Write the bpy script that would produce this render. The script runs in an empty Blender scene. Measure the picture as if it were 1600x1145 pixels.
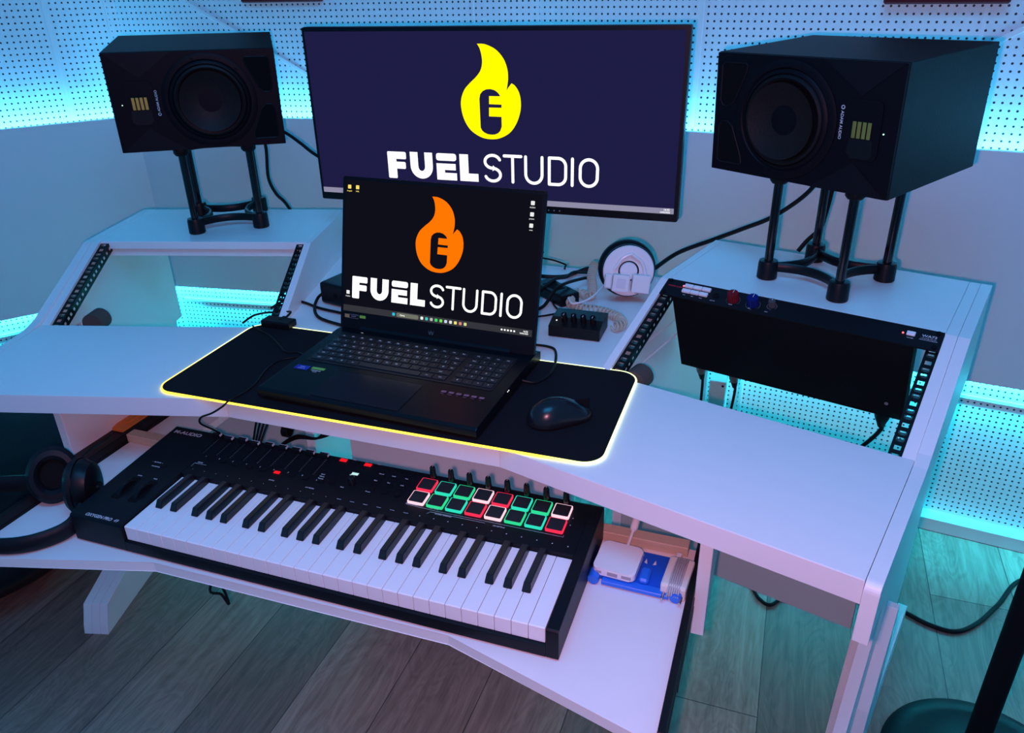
import bpy, bmesh, math, random
from mathutils import Vector, Matrix
from mathutils.geometry import tessellate_polygon
random.seed(7)
PI = math.pi
C = bpy.context.scene.collection
sc = bpy.context.scene

# ------------------------------------------------------------------ camera
F_PX = 1212.5557
cam_d = bpy.data.cameras.new('camera')
cam_d.sensor_fit = 'HORIZONTAL'; cam_d.sensor_width = 36.0
cam_d.lens = F_PX * 36.0 / 1600.0
cam_d.clip_start = 0.05
cam = bpy.data.objects.new('camera', cam_d); C.objects.link(cam)
yaw, pitch, roll = -0.3506, 0.4655, -0.0218
f = Vector((math.sin(yaw)*math.cos(pitch), math.cos(yaw)*math.cos(pitch), -math.sin(pitch)))
r0 = Vector((math.cos(yaw), -math.sin(yaw), 0)); u0 = r0.cross(f)
rr = r0*math.cos(roll) + u0*math.sin(roll); uu = -r0*math.sin(roll) + u0*math.cos(roll)
m = Matrix((rr, uu, -f)).transposed().to_4x4(); m.translation = Vector((0.6070, -0.8679, 1.4044))
cam.matrix_world = m
sc.camera = cam

# ------------------------------------------------------------------ world, exposure, room lights
sc.view_settings.view_transform = 'Standard'; sc.view_settings.look = 'None'
sc.view_settings.exposure = 0.0; sc.view_settings.gamma = 1.0; sc.view_settings.use_curve_mapping = False
w = bpy.data.worlds.new('world'); sc.world = w; w.use_nodes = True
w.node_tree.nodes['Background'].inputs[0].default_value = (0.02, 0.44, 1.0, 1)
w.node_tree.nodes['Background'].inputs[1].default_value = 0.455

def area(name, loc, target, sx, sy, col, power, spread=PI):
    d = bpy.data.lights.new(name, 'AREA'); d.shape = 'RECTANGLE'; d.size = sx; d.size_y = sy
    d.color = col; d.energy = power; d.spread = spread
    o = bpy.data.objects.new(name, d); C.objects.link(o); o.location = loc
    dirv = Vector(target) - Vector(loc)
    o.rotation_euler = dirv.to_track_quat('-Z', 'Y').to_euler()
    return o
area('ceiling_lamp_front', (0.5, -0.7, 2.45), (0.3, 0.2, 0.7), 1.0, 0.6, (0.03, 0.42, 1.0), 20.5)
area('camera_flash', (0.580, -0.868, 1.378), (0.35, 0.30, 0.72), 0.02, 0.02, (1.0, 0.36, 0.52), 8.3)

def led_light(name, a, b, z, up, power, tilt=0.):
    a = Vector(a); b = Vector(b); mid = (a+b)/2; L = (b-a).length
    d = bpy.data.lights.new(name, 'AREA'); d.shape = 'RECTANGLE'; d.size = L; d.size_y = 0.008
    d.color = (0.07, 0.52, 1.0) if up else (0.02, 0.72, 1.0); d.energy = power*L
    o = bpy.data.objects.new(name, d); C.objects.link(o); o.location = (mid.x, mid.y, z)
    ang = math.atan2(b.y-a.y, b.x-a.x)
    o.rotation_euler = (PI if up else tilt, 0, ang)
    return o

# ------------------------------------------------------------------ materials
MATS = {}
def mat(name, col=(.8,.8,.8), rough=.5, metal=0., emis=None, es=1., spec=.5, coat=0.):
    if name in MATS: return MATS[name]
    mt = bpy.data.materials.new(name); mt.use_nodes = True
    b = mt.node_tree.nodes['Principled BSDF']
    b.inputs['Base Color'].default_value = (*col, 1); b.inputs['Roughness'].default_value = rough
    b.inputs['Metallic'].default_value = metal; b.inputs['Specular IOR Level'].default_value = spec
    b.inputs['Coat Weight'].default_value = coat
    if emis:
        b.inputs['Emission Color'].default_value = (*emis, 1); b.inputs['Emission Strength'].default_value = es
    MATS[name] = mt; return mt
def noisy(name, c1, c2, scale, rough, stretch=(1,1,1), bump=0., spec=.5, detail=4):
    if name in MATS: return MATS[name]
    mt = mat(name, c1, rough, spec=spec); nt = mt.node_tree; b = nt.nodes['Principled BSDF']
    tc = nt.nodes.new('ShaderNodeTexCoord'); mp = nt.nodes.new('ShaderNodeMapping'); mp.inputs['Scale'].default_value = stretch
    n = nt.nodes.new('ShaderNodeTexNoise'); n.inputs['Scale'].default_value = scale; n.inputs['Detail'].default_value = detail
    mx = nt.nodes.new('ShaderNodeMix'); mx.data_type = 'RGBA'
    mx.inputs[6].default_value = (*c1, 1); mx.inputs[7].default_value = (*c2, 1)
    nt.links.new(tc.outputs['Object'], mp.inputs[0]); nt.links.new(mp.outputs[0], n.inputs['Vector'])
    nt.links.new(n.outputs['Fac'], mx.inputs[0]); nt.links.new(mx.outputs[2], b.inputs['Base Color'])
    if bump:
        bp = nt.nodes.new('ShaderNodeBump'); bp.inputs['Strength'].default_value = bump; bp.inputs['Distance'].default_value = .002
        nt.links.new(n.outputs['Fac'], bp.inputs['Height']); nt.links.new(bp.outputs[0], b.inputs['Normal'])
    return mt
WHITE = noisy('white_laminate', (.80,.79,.78), (.83,.82,.81), 30, .42, bump=.04)
WHITE2 = mat('white_edge_band', (.80,.78,.78), .45)
BLACKW = noisy('speaker_vinyl', (.003,.004,.005), (.006,.007,.008), 400, .5, bump=.15, spec=.16)
BAFFLE = mat('speaker_baffle', (.003,.0025,.005), .5, spec=.12)
BLK = mat('black_plastic', (.004,.004,.006), .4, spec=.22)
BLKM = mat('black_matte', (.004,.004,.005), .75, spec=.12)
BLKG = mat('black_gloss', (.006,.006,.008), .12)
BLKS = mat('black_steel', (.005,.005,.006), .45, spec=.25)
RUB = mat('black_rubber', (.004,.004,.005), .5, spec=.2)
STEEL = mat('cage_steel', (.34,.28,.24), .35, 1.)
SILV = mat('silver', (.55,.55,.58), .35, 1.)
MATTOP = noisy('mousepad_cloth', (.006,.006,.009), (.010,.010,.013), 900, .95, bump=.2, spec=.1)
WOODRAW = noisy('raw_pine', (.66,.53,.38), (.52,.40,.27), 14, .6, stretch=(1,14,14))
WPL = mat('white_plastic', (.82,.80,.80), .3)
WKEY = mat('white_key', (.86,.84,.84), .22)
BKEY = mat('black_key', (.010,.010,.012), .3)
GREYPL = mat('grey_plastic', (.35,.34,.36), .5)
PRINT = mat('white_print', (.55,.55,.58), .6)
PRINTD = mat('grey_print', (.25,.25,.28), .6)
GOLD = mat('gold_foil', (.62,.42,.10), .38, .9)
BLUEP = mat('blue_plastic', (.008,.10,.62), .4)
BLUEP2 = mat('blue_plastic_light', (.02,.17,.75), .35)
ORANGE = mat('orange_plastic', (.75,.22,.03), .5)
REDFOAM = noisy('dark_red_foam', (.09,.004,.008), (.13,.008,.012), 300, .95)
BEIGE = mat('beige_cord', (.47,.46,.36), .5)

GREYB = mat('grey_board', (.44,.50,.47), .6)
def emit(name, col, s=1.): return mat(name, (0,0,0), .6, emis=col, es=s, spec=0.)
LEDM = emit('led_cyan', (.25,.95,1.), 3.)
def pegboard(name, pitch, rad):
    mt = mat(name, (.78,.79,.80), .55); nt = mt.node_tree; b = nt.nodes['Principled BSDF']
    tc = nt.nodes.new('ShaderNodeTexCoord'); sp = nt.nodes.new('ShaderNodeSeparateXYZ'); nt.links.new(tc.outputs['Object'], sp.inputs[0])
    def M(op, a, bb=None):
        n = nt.nodes.new('ShaderNodeMath'); n.operation = op
        for i, v in enumerate((a, bb)):
            if v is None: continue
            if isinstance(v, (int, float)): n.inputs[i].default_value = v
            else: nt.links.new(v, n.inputs[i])
        return n.outputs[0]
    def cell(o): return M('SUBTRACT', M('FRACT', M('ADD', M('DIVIDE', o, pitch), 500.)), .5)
    x, z = cell(sp.outputs['X']), cell(sp.outputs['Z'])
    d = M('SQRT', M('ADD', M('MULTIPLY', x, x), M('MULTIPLY', z, z)))
    h = M('LESS_THAN', d, rad/pitch)
    nz = nt.nodes.new('ShaderNodeTexNoise'); nz.inputs['Scale'].default_value = 60; nt.links.new(tc.outputs['Object'], nz.inputs[0])
    m1 = nt.nodes.new('ShaderNodeMix'); m1.data_type = 'RGBA'; m1.inputs[6].default_value = (.72,.73,.74,1); m1.inputs[7].default_value = (.84,.85,.86,1)
    nt.links.new(nz.outputs['Fac'], m1.inputs[0])
    mx = nt.nodes.new('ShaderNodeMix'); mx.data_type = 'RGBA'; mx.inputs[7].default_value = (.012,.016,.02,1)
    nt.links.new(m1.outputs[2], mx.inputs[6]); nt.links.new(h, mx.inputs[0]); nt.links.new(mx.outputs[2], b.inputs['Base Color'])
    return mt
PEG = pegboard('pegboard_paint', .0165, .0027)
PEGLOW = pegboard('pegboard_paint_low', .0148, .0026)
def floor_mat():
    mt = mat('laminate_planks', (.3,.25,.2), .45); nt = mt.node_tree; b = nt.nodes['Principled BSDF']
    tc = nt.nodes.new('ShaderNodeTexCoord'); mp = nt.nodes.new('ShaderNodeMapping')
    mp.inputs['Rotation'].default_value = (0, 0, PI/2); mp.inputs['Location'].default_value = (.36, .075, 0)
    nt.links.new(tc.outputs['Object'], mp.inputs[0])
    br = nt.nodes.new('ShaderNodeTexBrick'); br.offset = .37; br.inputs['Scale'].default_value = 1.
    br.inputs['Brick Width'].default_value = 1.38; br.inputs['Row Height'].default_value = .1915
    br.inputs['Mortar Size'].default_value = .0011; br.inputs['Mortar Smooth'].default_value = 0.
    br.inputs['Color1'].default_value = (.47,.35,.27,1); br.inputs['Color2'].default_value = (.22,.16,.125,1)
    br.inputs['Mortar'].default_value = (.07,.055,.045,1); br.inputs['Bias'].default_value = 0
    nt.links.new(mp.outputs[0], br.inputs[0])
    m2 = nt.nodes.new('ShaderNodeMapping'); m2.inputs['Scale'].default_value = (1., .06, 1.)
    nt.links.new(tc.outputs['Object'], m2.inputs[0])
    n = nt.nodes.new('ShaderNodeTexNoise'); n.inputs['Scale'].default_value = 55; n.inputs['Detail'].default_value = 7; n.inputs['Roughness'].default_value = .65
    nt.links.new(m2.outputs[0], n.inputs[0])
    m3 = nt.nodes.new('ShaderNodeMapping'); m3.inputs['Scale'].default_value = (1., .22, 1.)
    nt.links.new(tc.outputs['Object'], m3.inputs[0])
    n2 = nt.nodes.new('ShaderNodeTexNoise'); n2.inputs['Scale'].default_value = 9; n2.inputs['Detail'].default_value = 3; n2.inputs['Distortion'].default_value = 2.2
    nt.links.new(m3.outputs[0], n2.inputs[0])
    wv = nt.nodes.new('ShaderNodeMath'); wv.operation = 'SINE'; ml = nt.nodes.new('ShaderNodeMath'); ml.operation = 'MULTIPLY'; ml.inputs[1].default_value = 60
    nt.links.new(n2.outputs['Fac'], ml.inputs[0]); nt.links.new(ml.outputs[0], wv.inputs[0])
    sm = nt.nodes.new('ShaderNodeMath'); sm.operation = 'MULTIPLY_ADD'; sm.inputs[1].default_value = .06; nt.links.new(wv.outputs[0], sm.inputs[0]); nt.links.new(n.outputs['Fac'], sm.inputs[2])
    rp = nt.nodes.new('ShaderNodeValToRGB'); rp.color_ramp.elements[0].position = .3; rp.color_ramp.elements[0].color = (.55,.55,.55,1)
    rp.color_ramp.elements[1].position = .68; rp.color_ramp.elements[1].color = (1.12,1.12,1.12,1)
    nt.links.new(sm.outputs[0], rp.inputs[0])
    mx = nt.nodes.new('ShaderNodeMix'); mx.data_type = 'RGBA'; mx.blend_type = 'MULTIPLY'; mx.inputs[0].default_value = 1.
    nt.links.new(br.outputs['Color'], mx.inputs[6]); nt.links.new(rp.outputs['Color'], mx.inputs[7])
    vo = nt.nodes.new('ShaderNodeTexVoronoi'); vo.inputs['Scale'].default_value = 3.2; nt.links.new(m3.outputs[0], vo.inputs['Vector'])
    lt = nt.nodes.new('ShaderNodeMath'); lt.operation = 'LESS_THAN'; lt.inputs[1].default_value = .022; nt.links.new(vo.outputs['Distance'], lt.inputs[0])
    mk = nt.nodes.new('ShaderNodeMix'); mk.data_type = 'RGBA'; mk.inputs[7].default_value = (.03,.022,.018,1)
    nt.links.new(lt.outputs[0], mk.inputs[0]); nt.links.new(mx.outputs[2], mk.inputs[6])
    nt.links.new(mk.outputs[2], b.inputs['Base Color'])
    return mt
FLOOR = floor_mat()

# ------------------------------------------------------------------ mesh helpers
def obj(name, bm, m, parent=None, smooth=False, loc=None, rot=None, label=None, kind=None):
    me = bpy.data.meshes.new(name); bmesh.ops.recalc_face_normals(bm, faces=bm.faces[:]); bm.to_mesh(me); bm.free()
    if isinstance(m, (list, tuple)):
        for q in m: me.materials.append(q)
    else: me.materials.append(m)
    if smooth:
        for p in me.polygons: p.use_smooth = True
        try: me.set_sharp_from_angle(angle=math.radians(38))
        except Exception: pass
    o = bpy.data.objects.new(name, me); C.objects.link(o)
    if parent is not None: o.parent = parent
    if loc is not None: o.location = loc
    if rot is not None: o.rotation_euler = rot
    if label: o['label'] = label
    if kind: o['kind'] = kind
    return o
def thing(name, label, cat, loc=(0,0,0), rot=(0,0,0), group=None):
    o = bpy.data.objects.new(name, None); C.objects.link(o); o.empty_display_size = .02
    o.location = loc; o.rotation_euler = rot; o['label'] = label; o['category'] = cat
    if group: o['group'] = group
    return o
def tag(o, label, cat, group=None):
    o['label'] = label; o['category'] = cat
    if group: o['group'] = group
    return o
def B(): return bmesh.new()
ID = Matrix.Identity(4)
def box(bm, x0, x1, y0, y1, z0, z1, M=ID, bev=0., mi=0, seg=1):
    r = bmesh.ops.create_cube(bm, size=1.)
    vs = r['verts']
    for v in vs: v.co = Vector(((x0+x1)/2+v.co.x*(x1-x0), (y0+y1)/2+v.co.y*(y1-y0), (z0+z1)/2+v.co.z*(z1-z0)))
    fs = set(f for v in vs for f in v.link_faces)
    if bev:
        es = list(set(e for v in vs for e in v.link_edges))
        rb = bmesh.ops.bevel(bm, geom=es, offset=bev, segments=seg, affect='EDGES', profile=.6)
        vs = list(set(v for f in rb['faces'] for v in f.verts) | set(v for v in vs if v.is_valid))
        fs = set(f for v in vs for f in v.link_faces)
    for f in fs: f.material_index = mi
    if M is not ID:
        for v in vs: v.co = M @ v.co
    return vs
def prism(bm, pts, d0, d1, M=ID, mi=0, bev=0.):
    """polygon in local XY extruded from z=d0 to z=d1, then M"""
    a = [bm.verts.new(Vector((p[0], p[1], d0))) for p in pts]; b = [bm.verts.new(Vector((p[0], p[1], d1))) for p in pts]
    fs = [bm.faces.new(a[::-1]), bm.faces.new(b)]
    n = len(pts)
    for i in range(n): fs.append(bm.faces.new((a[i], a[(i+1)%n], b[(i+1)%n], b[i])))
    for f in fs: f.material_index = mi
    vs = a+b
    if bev:
        es = list(set(e for v in vs for e in v.link_edges))
        rb = bmesh.ops.bevel(bm, geom=es, offset=bev, segments=2, affect='EDGES', profile=.6)
        vs = list(set(v for f in rb['faces'] for v in f.verts) | set(v for v in vs if v.is_valid))
    for v in vs: v.co = M @ v.co
    return vs
def cyl(bm, r, h, M=ID, seg=32, r2=None, bev=0., mi=0):
    rs = bmesh.ops.create_cone(bm, cap_ends=True, segments=seg, radius1=r, radius2=r if r2 is None else r2, depth=h)
    vs = rs['verts']
    for v in vs: v.co.z += h/2
    if bev:
        es = [e for e in set(e for v in vs for e in v.link_edges) if abs(e.verts[0].co.z-e.verts[1].co.z) < 1e-6]
        rb = bmesh.ops.bevel(bm, geom=es, offset=bev, segments=2, affect='EDGES')
        vs = list(set(v for f in rb['faces'] for v in f.verts) | set(v for v in vs if v.is_valid))
    for f in set(f for v in vs for f in v.link_faces): f.material_index = mi
    for v in vs: v.co = M @ v.co
    return vs
def lathe(bm, prof, M=ID, seg=40, mi=0, close=True):
    rings = []
    for (r, z) in prof:
        if r < 1e-6: rings.append([bm.verts.new(M @ Vector((0,0,z)))])
        else: rings.append([bm.verts.new(M @ Vector((r*math.cos(2*PI*i/seg), r*math.sin(2*PI*i/seg), z))) for i in range(seg)])
    for a, b in zip(rings[:-1], rings[1:]):
        for i in range(seg):
            j = (i+1) % seg
            if len(a) == 1 and len(b) == 1: continue
            if len(a) == 1: f = bm.faces.new((a[0], b[i], b[j]))
            elif len(b) == 1: f = bm.faces.new((a[i], b[0], a[j]))
            else: f = bm.faces.new((a[i], b[i], b[j], a[j]))
            f.material_index = mi
def smooth_pts(pts, n=6):
    P = [Vector(p) for p in pts]
    if len(P) < 3: return P
    out = []
    for i in range(len(P)-1):
        p0 = P[max(i-1,0)]; p1 = P[i]; p2 = P[i+1]; p3 = P[min(i+2,len(P)-1)]
        for k in range(n):
            t = k/n
            out.append(.5*((2*p1)+(-p0+p2)*t+(2*p0-5*p1+4*p2-p3)*t*t+(-p0+3*p1-3*p2+p3)*t**3))
    out.append(P[-1]); return out
def tube(bm, pts, r, seg=8, sm=6, M=ID, mi=0, rad=None, flat=1.):
    P = smooth_pts(pts, sm) if sm else [Vector(p) for p in pts]
    rings = []; up = Vector((0,0,1)); prev = None
    for i, p in enumerate(P):
        t = (P[min(i+1,len(P)-1)]-P[max(i-1,0)])
        if t.length < 1e-9: t = Vector((1,0,0))
        t.normalize()
        if prev is None:
            a = t.cross(up)
            if a.length < .1: a = t.cross(Vector((1,0,0)))
        else: a = prev - t*prev.dot(t)
        a.normalize(); b = t.cross(a); prev = a
        rr_ = r if rad is None else rad(i/(len(P)-1))
        rings.append([bm.verts.new(M @ (p + a*rr_*math.cos(2*PI*k/seg) + b*rr_*flat*math.sin(2*PI*k/seg))) for k in range(seg)])
    fs = []
    for a, b in zip(rings[:-1], rings[1:]):
        for i in range(seg):
            j = (i+1) % seg; fs.append(bm.faces.new((a[i], a[j], b[j], b[i])))
    fs.append(bm.faces.new(rings[0][::-1])); fs.append(bm.faces.new(rings[-1]))
    for f in fs: f.material_index = mi
def T(x=0, y=0, z=0): return Matrix.Translation((x, y, z))
def RX(a): return Matrix.Rotation(a, 4, 'X')
def RY(a): return Matrix.Rotation(a, 4, 'Y')
def RZ(a): return Matrix.Rotation(a, 4, 'Z')
def frame(o, ex, ey, ez):
    M = Matrix((Vector(ex), Vector(ey), Vector(ez))).transposed().to_4x4(); M.translation = Vector(o); return M
def rrect(x0, x1, y0, y1, r, n=5):
    out = []
    for cx, cy, a0 in ((x1-r, y0+r, -PI/2), (x1-r, y1-r, 0), (x0+r, y1-r, PI/2), (x0+r, y0+r, PI)):
        for i in range(n+1):
            a = a0 + i*PI/2/n; out.append((cx+r*math.cos(a), cy+r*math.sin(a)))
    return out
def text(bm, s, size, M, bold=0., align='LEFT', sx=1., ext=.0001, shear=0.):
    cu = bpy.data.curves.new('t', 'FONT'); cu.body = s; cu.size = size; cu.offset = bold*size; cu.align_x = align; cu.extrude = ext; cu.shear = shear
    cu.resolution_u = 3
    ob = bpy.data.objects.new('t', cu); C.objects.link(ob)
    dg = bpy.context.evaluated_depsgraph_get(); me = bpy.data.meshes.new_from_object(ob.evaluated_get(dg))
    n0 = len(bm.verts); bm.from_mesh(me); bm.verts.ensure_lookup_table()
    for v in bm.verts[n0:]: v.co = M @ Vector((v.co.x*sx, v.co.y, v.co.z))
    bpy.data.objects.remove(ob); bpy.data.curves.remove(cu); bpy.data.meshes.remove(me)
def stroke(bm, pts, w, M=ID, closed=False, d=.0002, caps=True):
    """flat stroke of width w along polyline in local XY"""
    P = [Vector((p[0], p[1])) for p in pts]
    if closed: P = P + [P[0], P[1]]
    Ls, Rs = [], []
    for i, p in enumerate(P):
        if closed and i in (0, len(P)-1):
            t = (P[1]-P[-3]) if i == 0 else (P[1]-P[-3])
            t = (P[1]-P[len(P)-3]) if i == 0 else (P[2]-P[0])
        else: t = P[min(i+1,len(P)-1)]-P[max(i-1,0)]
        t.normalize(); n = Vector((-t.y, t.x)); k = 1.
        if 0 < i < len(P)-1:
            t1 = (P[i]-P[i-1]).normalized(); n1 = Vector((-t1.y, t1.x)); k = 1/max(.5, n.dot(n1))
        Ls.append(p+n*w/2*k); Rs.append(p-n*w/2*k)
    rng = range(len(P)-1)
    for i in rng:
        q = [Ls[i], Ls[i+1], Rs[i+1], Rs[i]]
        vs = [bm.verts.new(M @ Vector((a.x, a.y, d))) for a in q]; bm.faces.new(vs)
    if caps and not closed:
        for p in (P[0], P[-1]):
            vs = [bm.verts.new(M @ Vector((p.x+w/2*math.cos(a*PI/6), p.y+w/2*math.sin(a*PI/6), d))) for a in range(12)]; bm.faces.new(vs)
def flat(bm, pts, M=ID, d=.0002, mi=0):
    vs = [bm.verts.new(M @ Vector((p[0], p[1], d))) for p in pts]
    if len(pts) <= 4:
        f = bm.faces.new(vs); f.material_index = mi; return f
    for t in tessellate_polygon([[Vector((p[0], p[1], 0)) for p in pts]]):
        try: f = bm.faces.new([vs[i] for i in t]); f.material_index = mi
        except ValueError: pass

# ------------------------------------------------------------------ key dimensions
ZT, ZD, ZS = .6065, .7735, .8775
PX, PY, TH = .2483, .0522, .2677
LW, DD, SS, DS = .5204, .2965, .2425, .2769
WI, WA_, WO = .0152, .0183, .0184
UA = LW-WA_; UR0 = UA-.4826; UI = UR0-WI; UO = LW+WO; VB = DD+SS+DS
ct, st = math.cos(TH), math.sin(TH)
def wing(s, u, v, z=0.): return Vector((s*(PX+u*ct+v*st), PY-u*st+v*ct, z))
def WM(s):
    """matrix from (u,v,z) of a wing to world (mirrored for s=-1)"""
    return frame((s*PX, PY, 0), (s*ct, -st, 0), (s*st, ct, 0), (0, 0, 1))
def vzM(s):
    """prism local (x=v, y=z, z=u) to world"""
    return frame((s*PX, PY, 0), (s*st, ct, 0), (0, 0, 1), (s*ct, -st, 0))

# ------------------------------------------------------------------ room
bm = B(); box(bm, -4, 4, -3.5, 3.0, -.05, 0); obj('floor', bm, FLOOR, kind='structure')
cl = (-1.355, 1.110); cr = (-.10, 1.285)
rdir = (math.cos(math.radians(-6.9)), math.sin(math.radians(-6.9)))
ldir = (-math.cos(math.radians(53)), -math.sin(math.radians(53)))
re_ = (cr[0]+rdir[0]*3.6, cr[1]+rdir[1]*3.6); le_ = (cl[0]+ldir[0]*2.6, cl[1]+ldir[1]*2.6)
walls = [('left', le_, cl), ('back', cl, cr), ('right', cr, re_)]
ZB0, ZB1 = .472, 1.036     # plain white band between these heights
OFF = .060
k_ = 0
for nm, a, b in walls:
    a3 = Vector((*a, 0)); b3 = Vector((*b, 0)); d = (b3-a3).normalized(); n = Vector((-d.y, d.x, 0)); L = (b3-a3).length
    root = bpy.data.objects.new('wall_'+nm, None)
    M = frame(a3, d, n, (0, 0, 1))
    e0 = OFF*.55 if nm != 'left' else 0; 
    # upper and lower pegboards (local x along the wall, y into the wall)
    ov = .06
    bm = B(); box(bm, -ov, L+ov, OFF, OFF+.02, .74, 2.6)
    o = obj('wall_'+nm, bm, PEG, kind='structure'); o.matrix_world = M
    bm = B(); box(bm, -ov, L+ov, OFF-.012, OFF+.02, 0, .739)
    o = obj('wall_'+nm+'_lower', bm, PEGLOW, kind='structure'); o.matrix_world = M
    # plain white band
    bm = B(); box(bm, 0, L, 0, .016, ZB0, ZB1)
    k_ += 1; o = obj('trim_%d' % k_, bm, WHITE2, kind='structure'); o.matrix_world = M
    bm = B(); box(bm, 0, L, .016, OFF-.014, ZB1-.045, ZB1-.03); box(bm, 0, L, .016, OFF-.014, ZB0+.03, ZB0+.045)
    k_ += 1; o = obj('trim_%d' % k_, bm, WHITE2, kind='structure'); o.matrix_world = M
    # batten under the band
    bm = B(); box(bm, 0, L, OFF-.017, OFF-.012, .402, .412, bev=.001)
    k_ += 1; o = obj('trim_%d' % k_, bm, WHITE2, kind='structure'); o.matrix_world = M
    bm = B(); box(bm, 0, L, .004, OFF, 0, .04, bev=.001)
    o = obj('baseboard_'+nm, bm, WHITE2, kind='structure'); o.matrix_world = M
    # led strips hidden behind the band edges
    pos = {'left': 'angled left wall', 'back': 'wall behind the monitor', 'right': 'right wall behind the big speaker'}[nm]
    bm = B(); box(bm, 0, L, .018, .028, ZB1-.03, ZB1-.026)
    o = obj('led_strip', bm, LEDM); o.matrix_world = M; tag(o, 'cyan light strip above the white band on the %s' % pos, 'light strip', 'cyan light strips on the walls')
    bm = B(); box(bm, 0, L, .018, .028, ZB0+.026, ZB0+.03)
    o = obj('led_strip', bm, LEDM); o.matrix_world = M; tag(o, 'cyan light strip below the white band on the %s' % pos, 'light strip', 'cyan light strips on the walls')
    pa, pb = M @ Vector((0, .024, 0)), M @ Vector((L, .024, 0))
    led_light('led_glow_up', pa, pb, ZB1-.018, True, 2.9)
    led_light('led_glow_down', pa, pb, ZB0+.018, False, 7.6, math.radians(22))
# seams and diagonal trims on the upper boards
def seam(name, p, q, wd=.008, th=.002, y=None):
    global k_
    p = Vector(p); q = Vector(q); d = (q-p).normalized(); n = Vector((0, 1, 0)) if y is None else Vector(y)
    s_ = d.cross(n).normalized(); L = (q-p).length
    bm = B(); box(bm, 0, L, -th, 0, -wd/2, wd/2, bev=.0006)
    k_ += 1; o = obj('trim_%d' % k_, bm, WHITE2, kind='structure'); o.matrix_world = frame(p, d, n, d.cross(n))
nr = (math.sin(math.radians(6.9)), math.cos(math.radians(6.9)), 0)
def onr(x, z): return (x, cr[1]+(x-cr[0])*rdir[1]/rdir[0]+OFF, z)
bl = Vector((cr[0]-cl[0], cr[1]-cl[1], 0)); bdir = tuple(bl.normalized()); nb = (-bdir[1], bdir[0], 0)
def onb(x, z, o=None): return (x, cl[1]+(x-cl[0])*bdir[1]/bdir[0]+(OFF if o is None else o)/bdir[0], z)
seam('s', onb(-1.19, 1.378), onb(-.62, 1.055), .010, y=nb)
seam('s', onb(-.285, 1.04), onb(-.285, 2.5), .006, y=nb)
seam('s', onr(.340, 1.04), onr(.340, 2.5), .014, y=nr)
seam('s', onr(.958, 1.04), onr(.958, 2.5), .006, y=nr)
seam('s', onr(.93, 1.222), onr(1.30, 1.44), .012, y=nr)
nl = Vector((-.799, .602, 0))
def onl(t, z): return (cl[0]+ldir[0]*t+nl.x*OFF, cl[1]+ldir[1]*t+nl.y*OFF, z)
seam('s', onl(.165, 1.04), onl(.165, 2.5), .010, y=nl)
seam('s', onl(.004, 1.04), onl(.004, 2.5), .006, y=nl)
for x in (.55, 1.9):
    seam('s', (onr(x, 0)[0], onr(x, 0)[1]-.012, 0.04), (onr(x, 0)[0], onr(x, 0)[1]-.012, .398), .010, y=nr)
seam('s', onb(-.62, .04, OFF-.012), onb(-.62, .398, OFF-.012), .010, y=nb)
bm = B(); box(bm, 0, .245, -.03, 0, 0, .45, bev=.004)
o = obj('acoustic_panel', bm, REDFOAM); o.matrix_world = frame(onb(-.960, 1.3515), bdir, nb, (0,0,1)); tag(o, 'dark red foam panel at the top edge, left of the monitor', 'acoustic panel', 'dark red wall panels')
bm = B(); box(bm, 0, .245, -.045, 0, 0, .45, bev=.004)
o = obj('acoustic_panel', bm, REDFOAM); o.matrix_world = frame(onr(.752, 1.333), (rdir[0], rdir[1], 0), nr, (0,0,1)); tag(o, 'dark red foam panel at the top edge, above the right speaker', 'acoustic panel', 'dark red wall panels')

# ------------------------------------------------------------------ the studio desk
desk = thing('studio_desk', 'large white studio desk with two sloped rack bays, raised shelves and a pull-out keyboard tray', 'desk')
# worktop: three facets, one board
def arcpts(p, q, n): return [p.lerp(q, i/n) for i in range(n)]
pl = [wing(-1, LW-.0008, 0), wing(-1, LW-.0008, DD), wing(-1, UI+WI+.002, DD), wing(-1, UI+WI, VB), Vector((-.30, .855, 0)), Vector((.30, .855, 0)), wing(1, UI+WI, VB), wing(1, UI+WI+.002, DD), wing(1, LW-.0008, DD), wing(1, LW-.0008, 0), wing(1, 0, 0), wing(-1, 0, 0)]
bm = B(); prism(bm, [(p.x, p.y) for p in pl], ZD-.0351, ZD, bev=.0008); obj('worktop', bm, WHITE, desk)
for a_, b_ in ((wing(-1, LW, 0), wing(-1, 0, 0)), (wing(-1, 0, 0), wing(1, 0, 0)), (wing(1, 0, 0), wing(1, LW, 0))):
    d_ = (b_-a_).normalized(); bm = B(); box(bm, .0006, (b_-a_).length-.0006, -.0014, -.0001, ZD-.0355, ZD-.0002, frame(a_, d_, Vector((-d_.y, d_.x, 0)), (0,0,1)), bev=.0003); obj('edge_band', bm, WHITE2, desk)
slope = math.atan2(ZS-ZD, SS)
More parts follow.
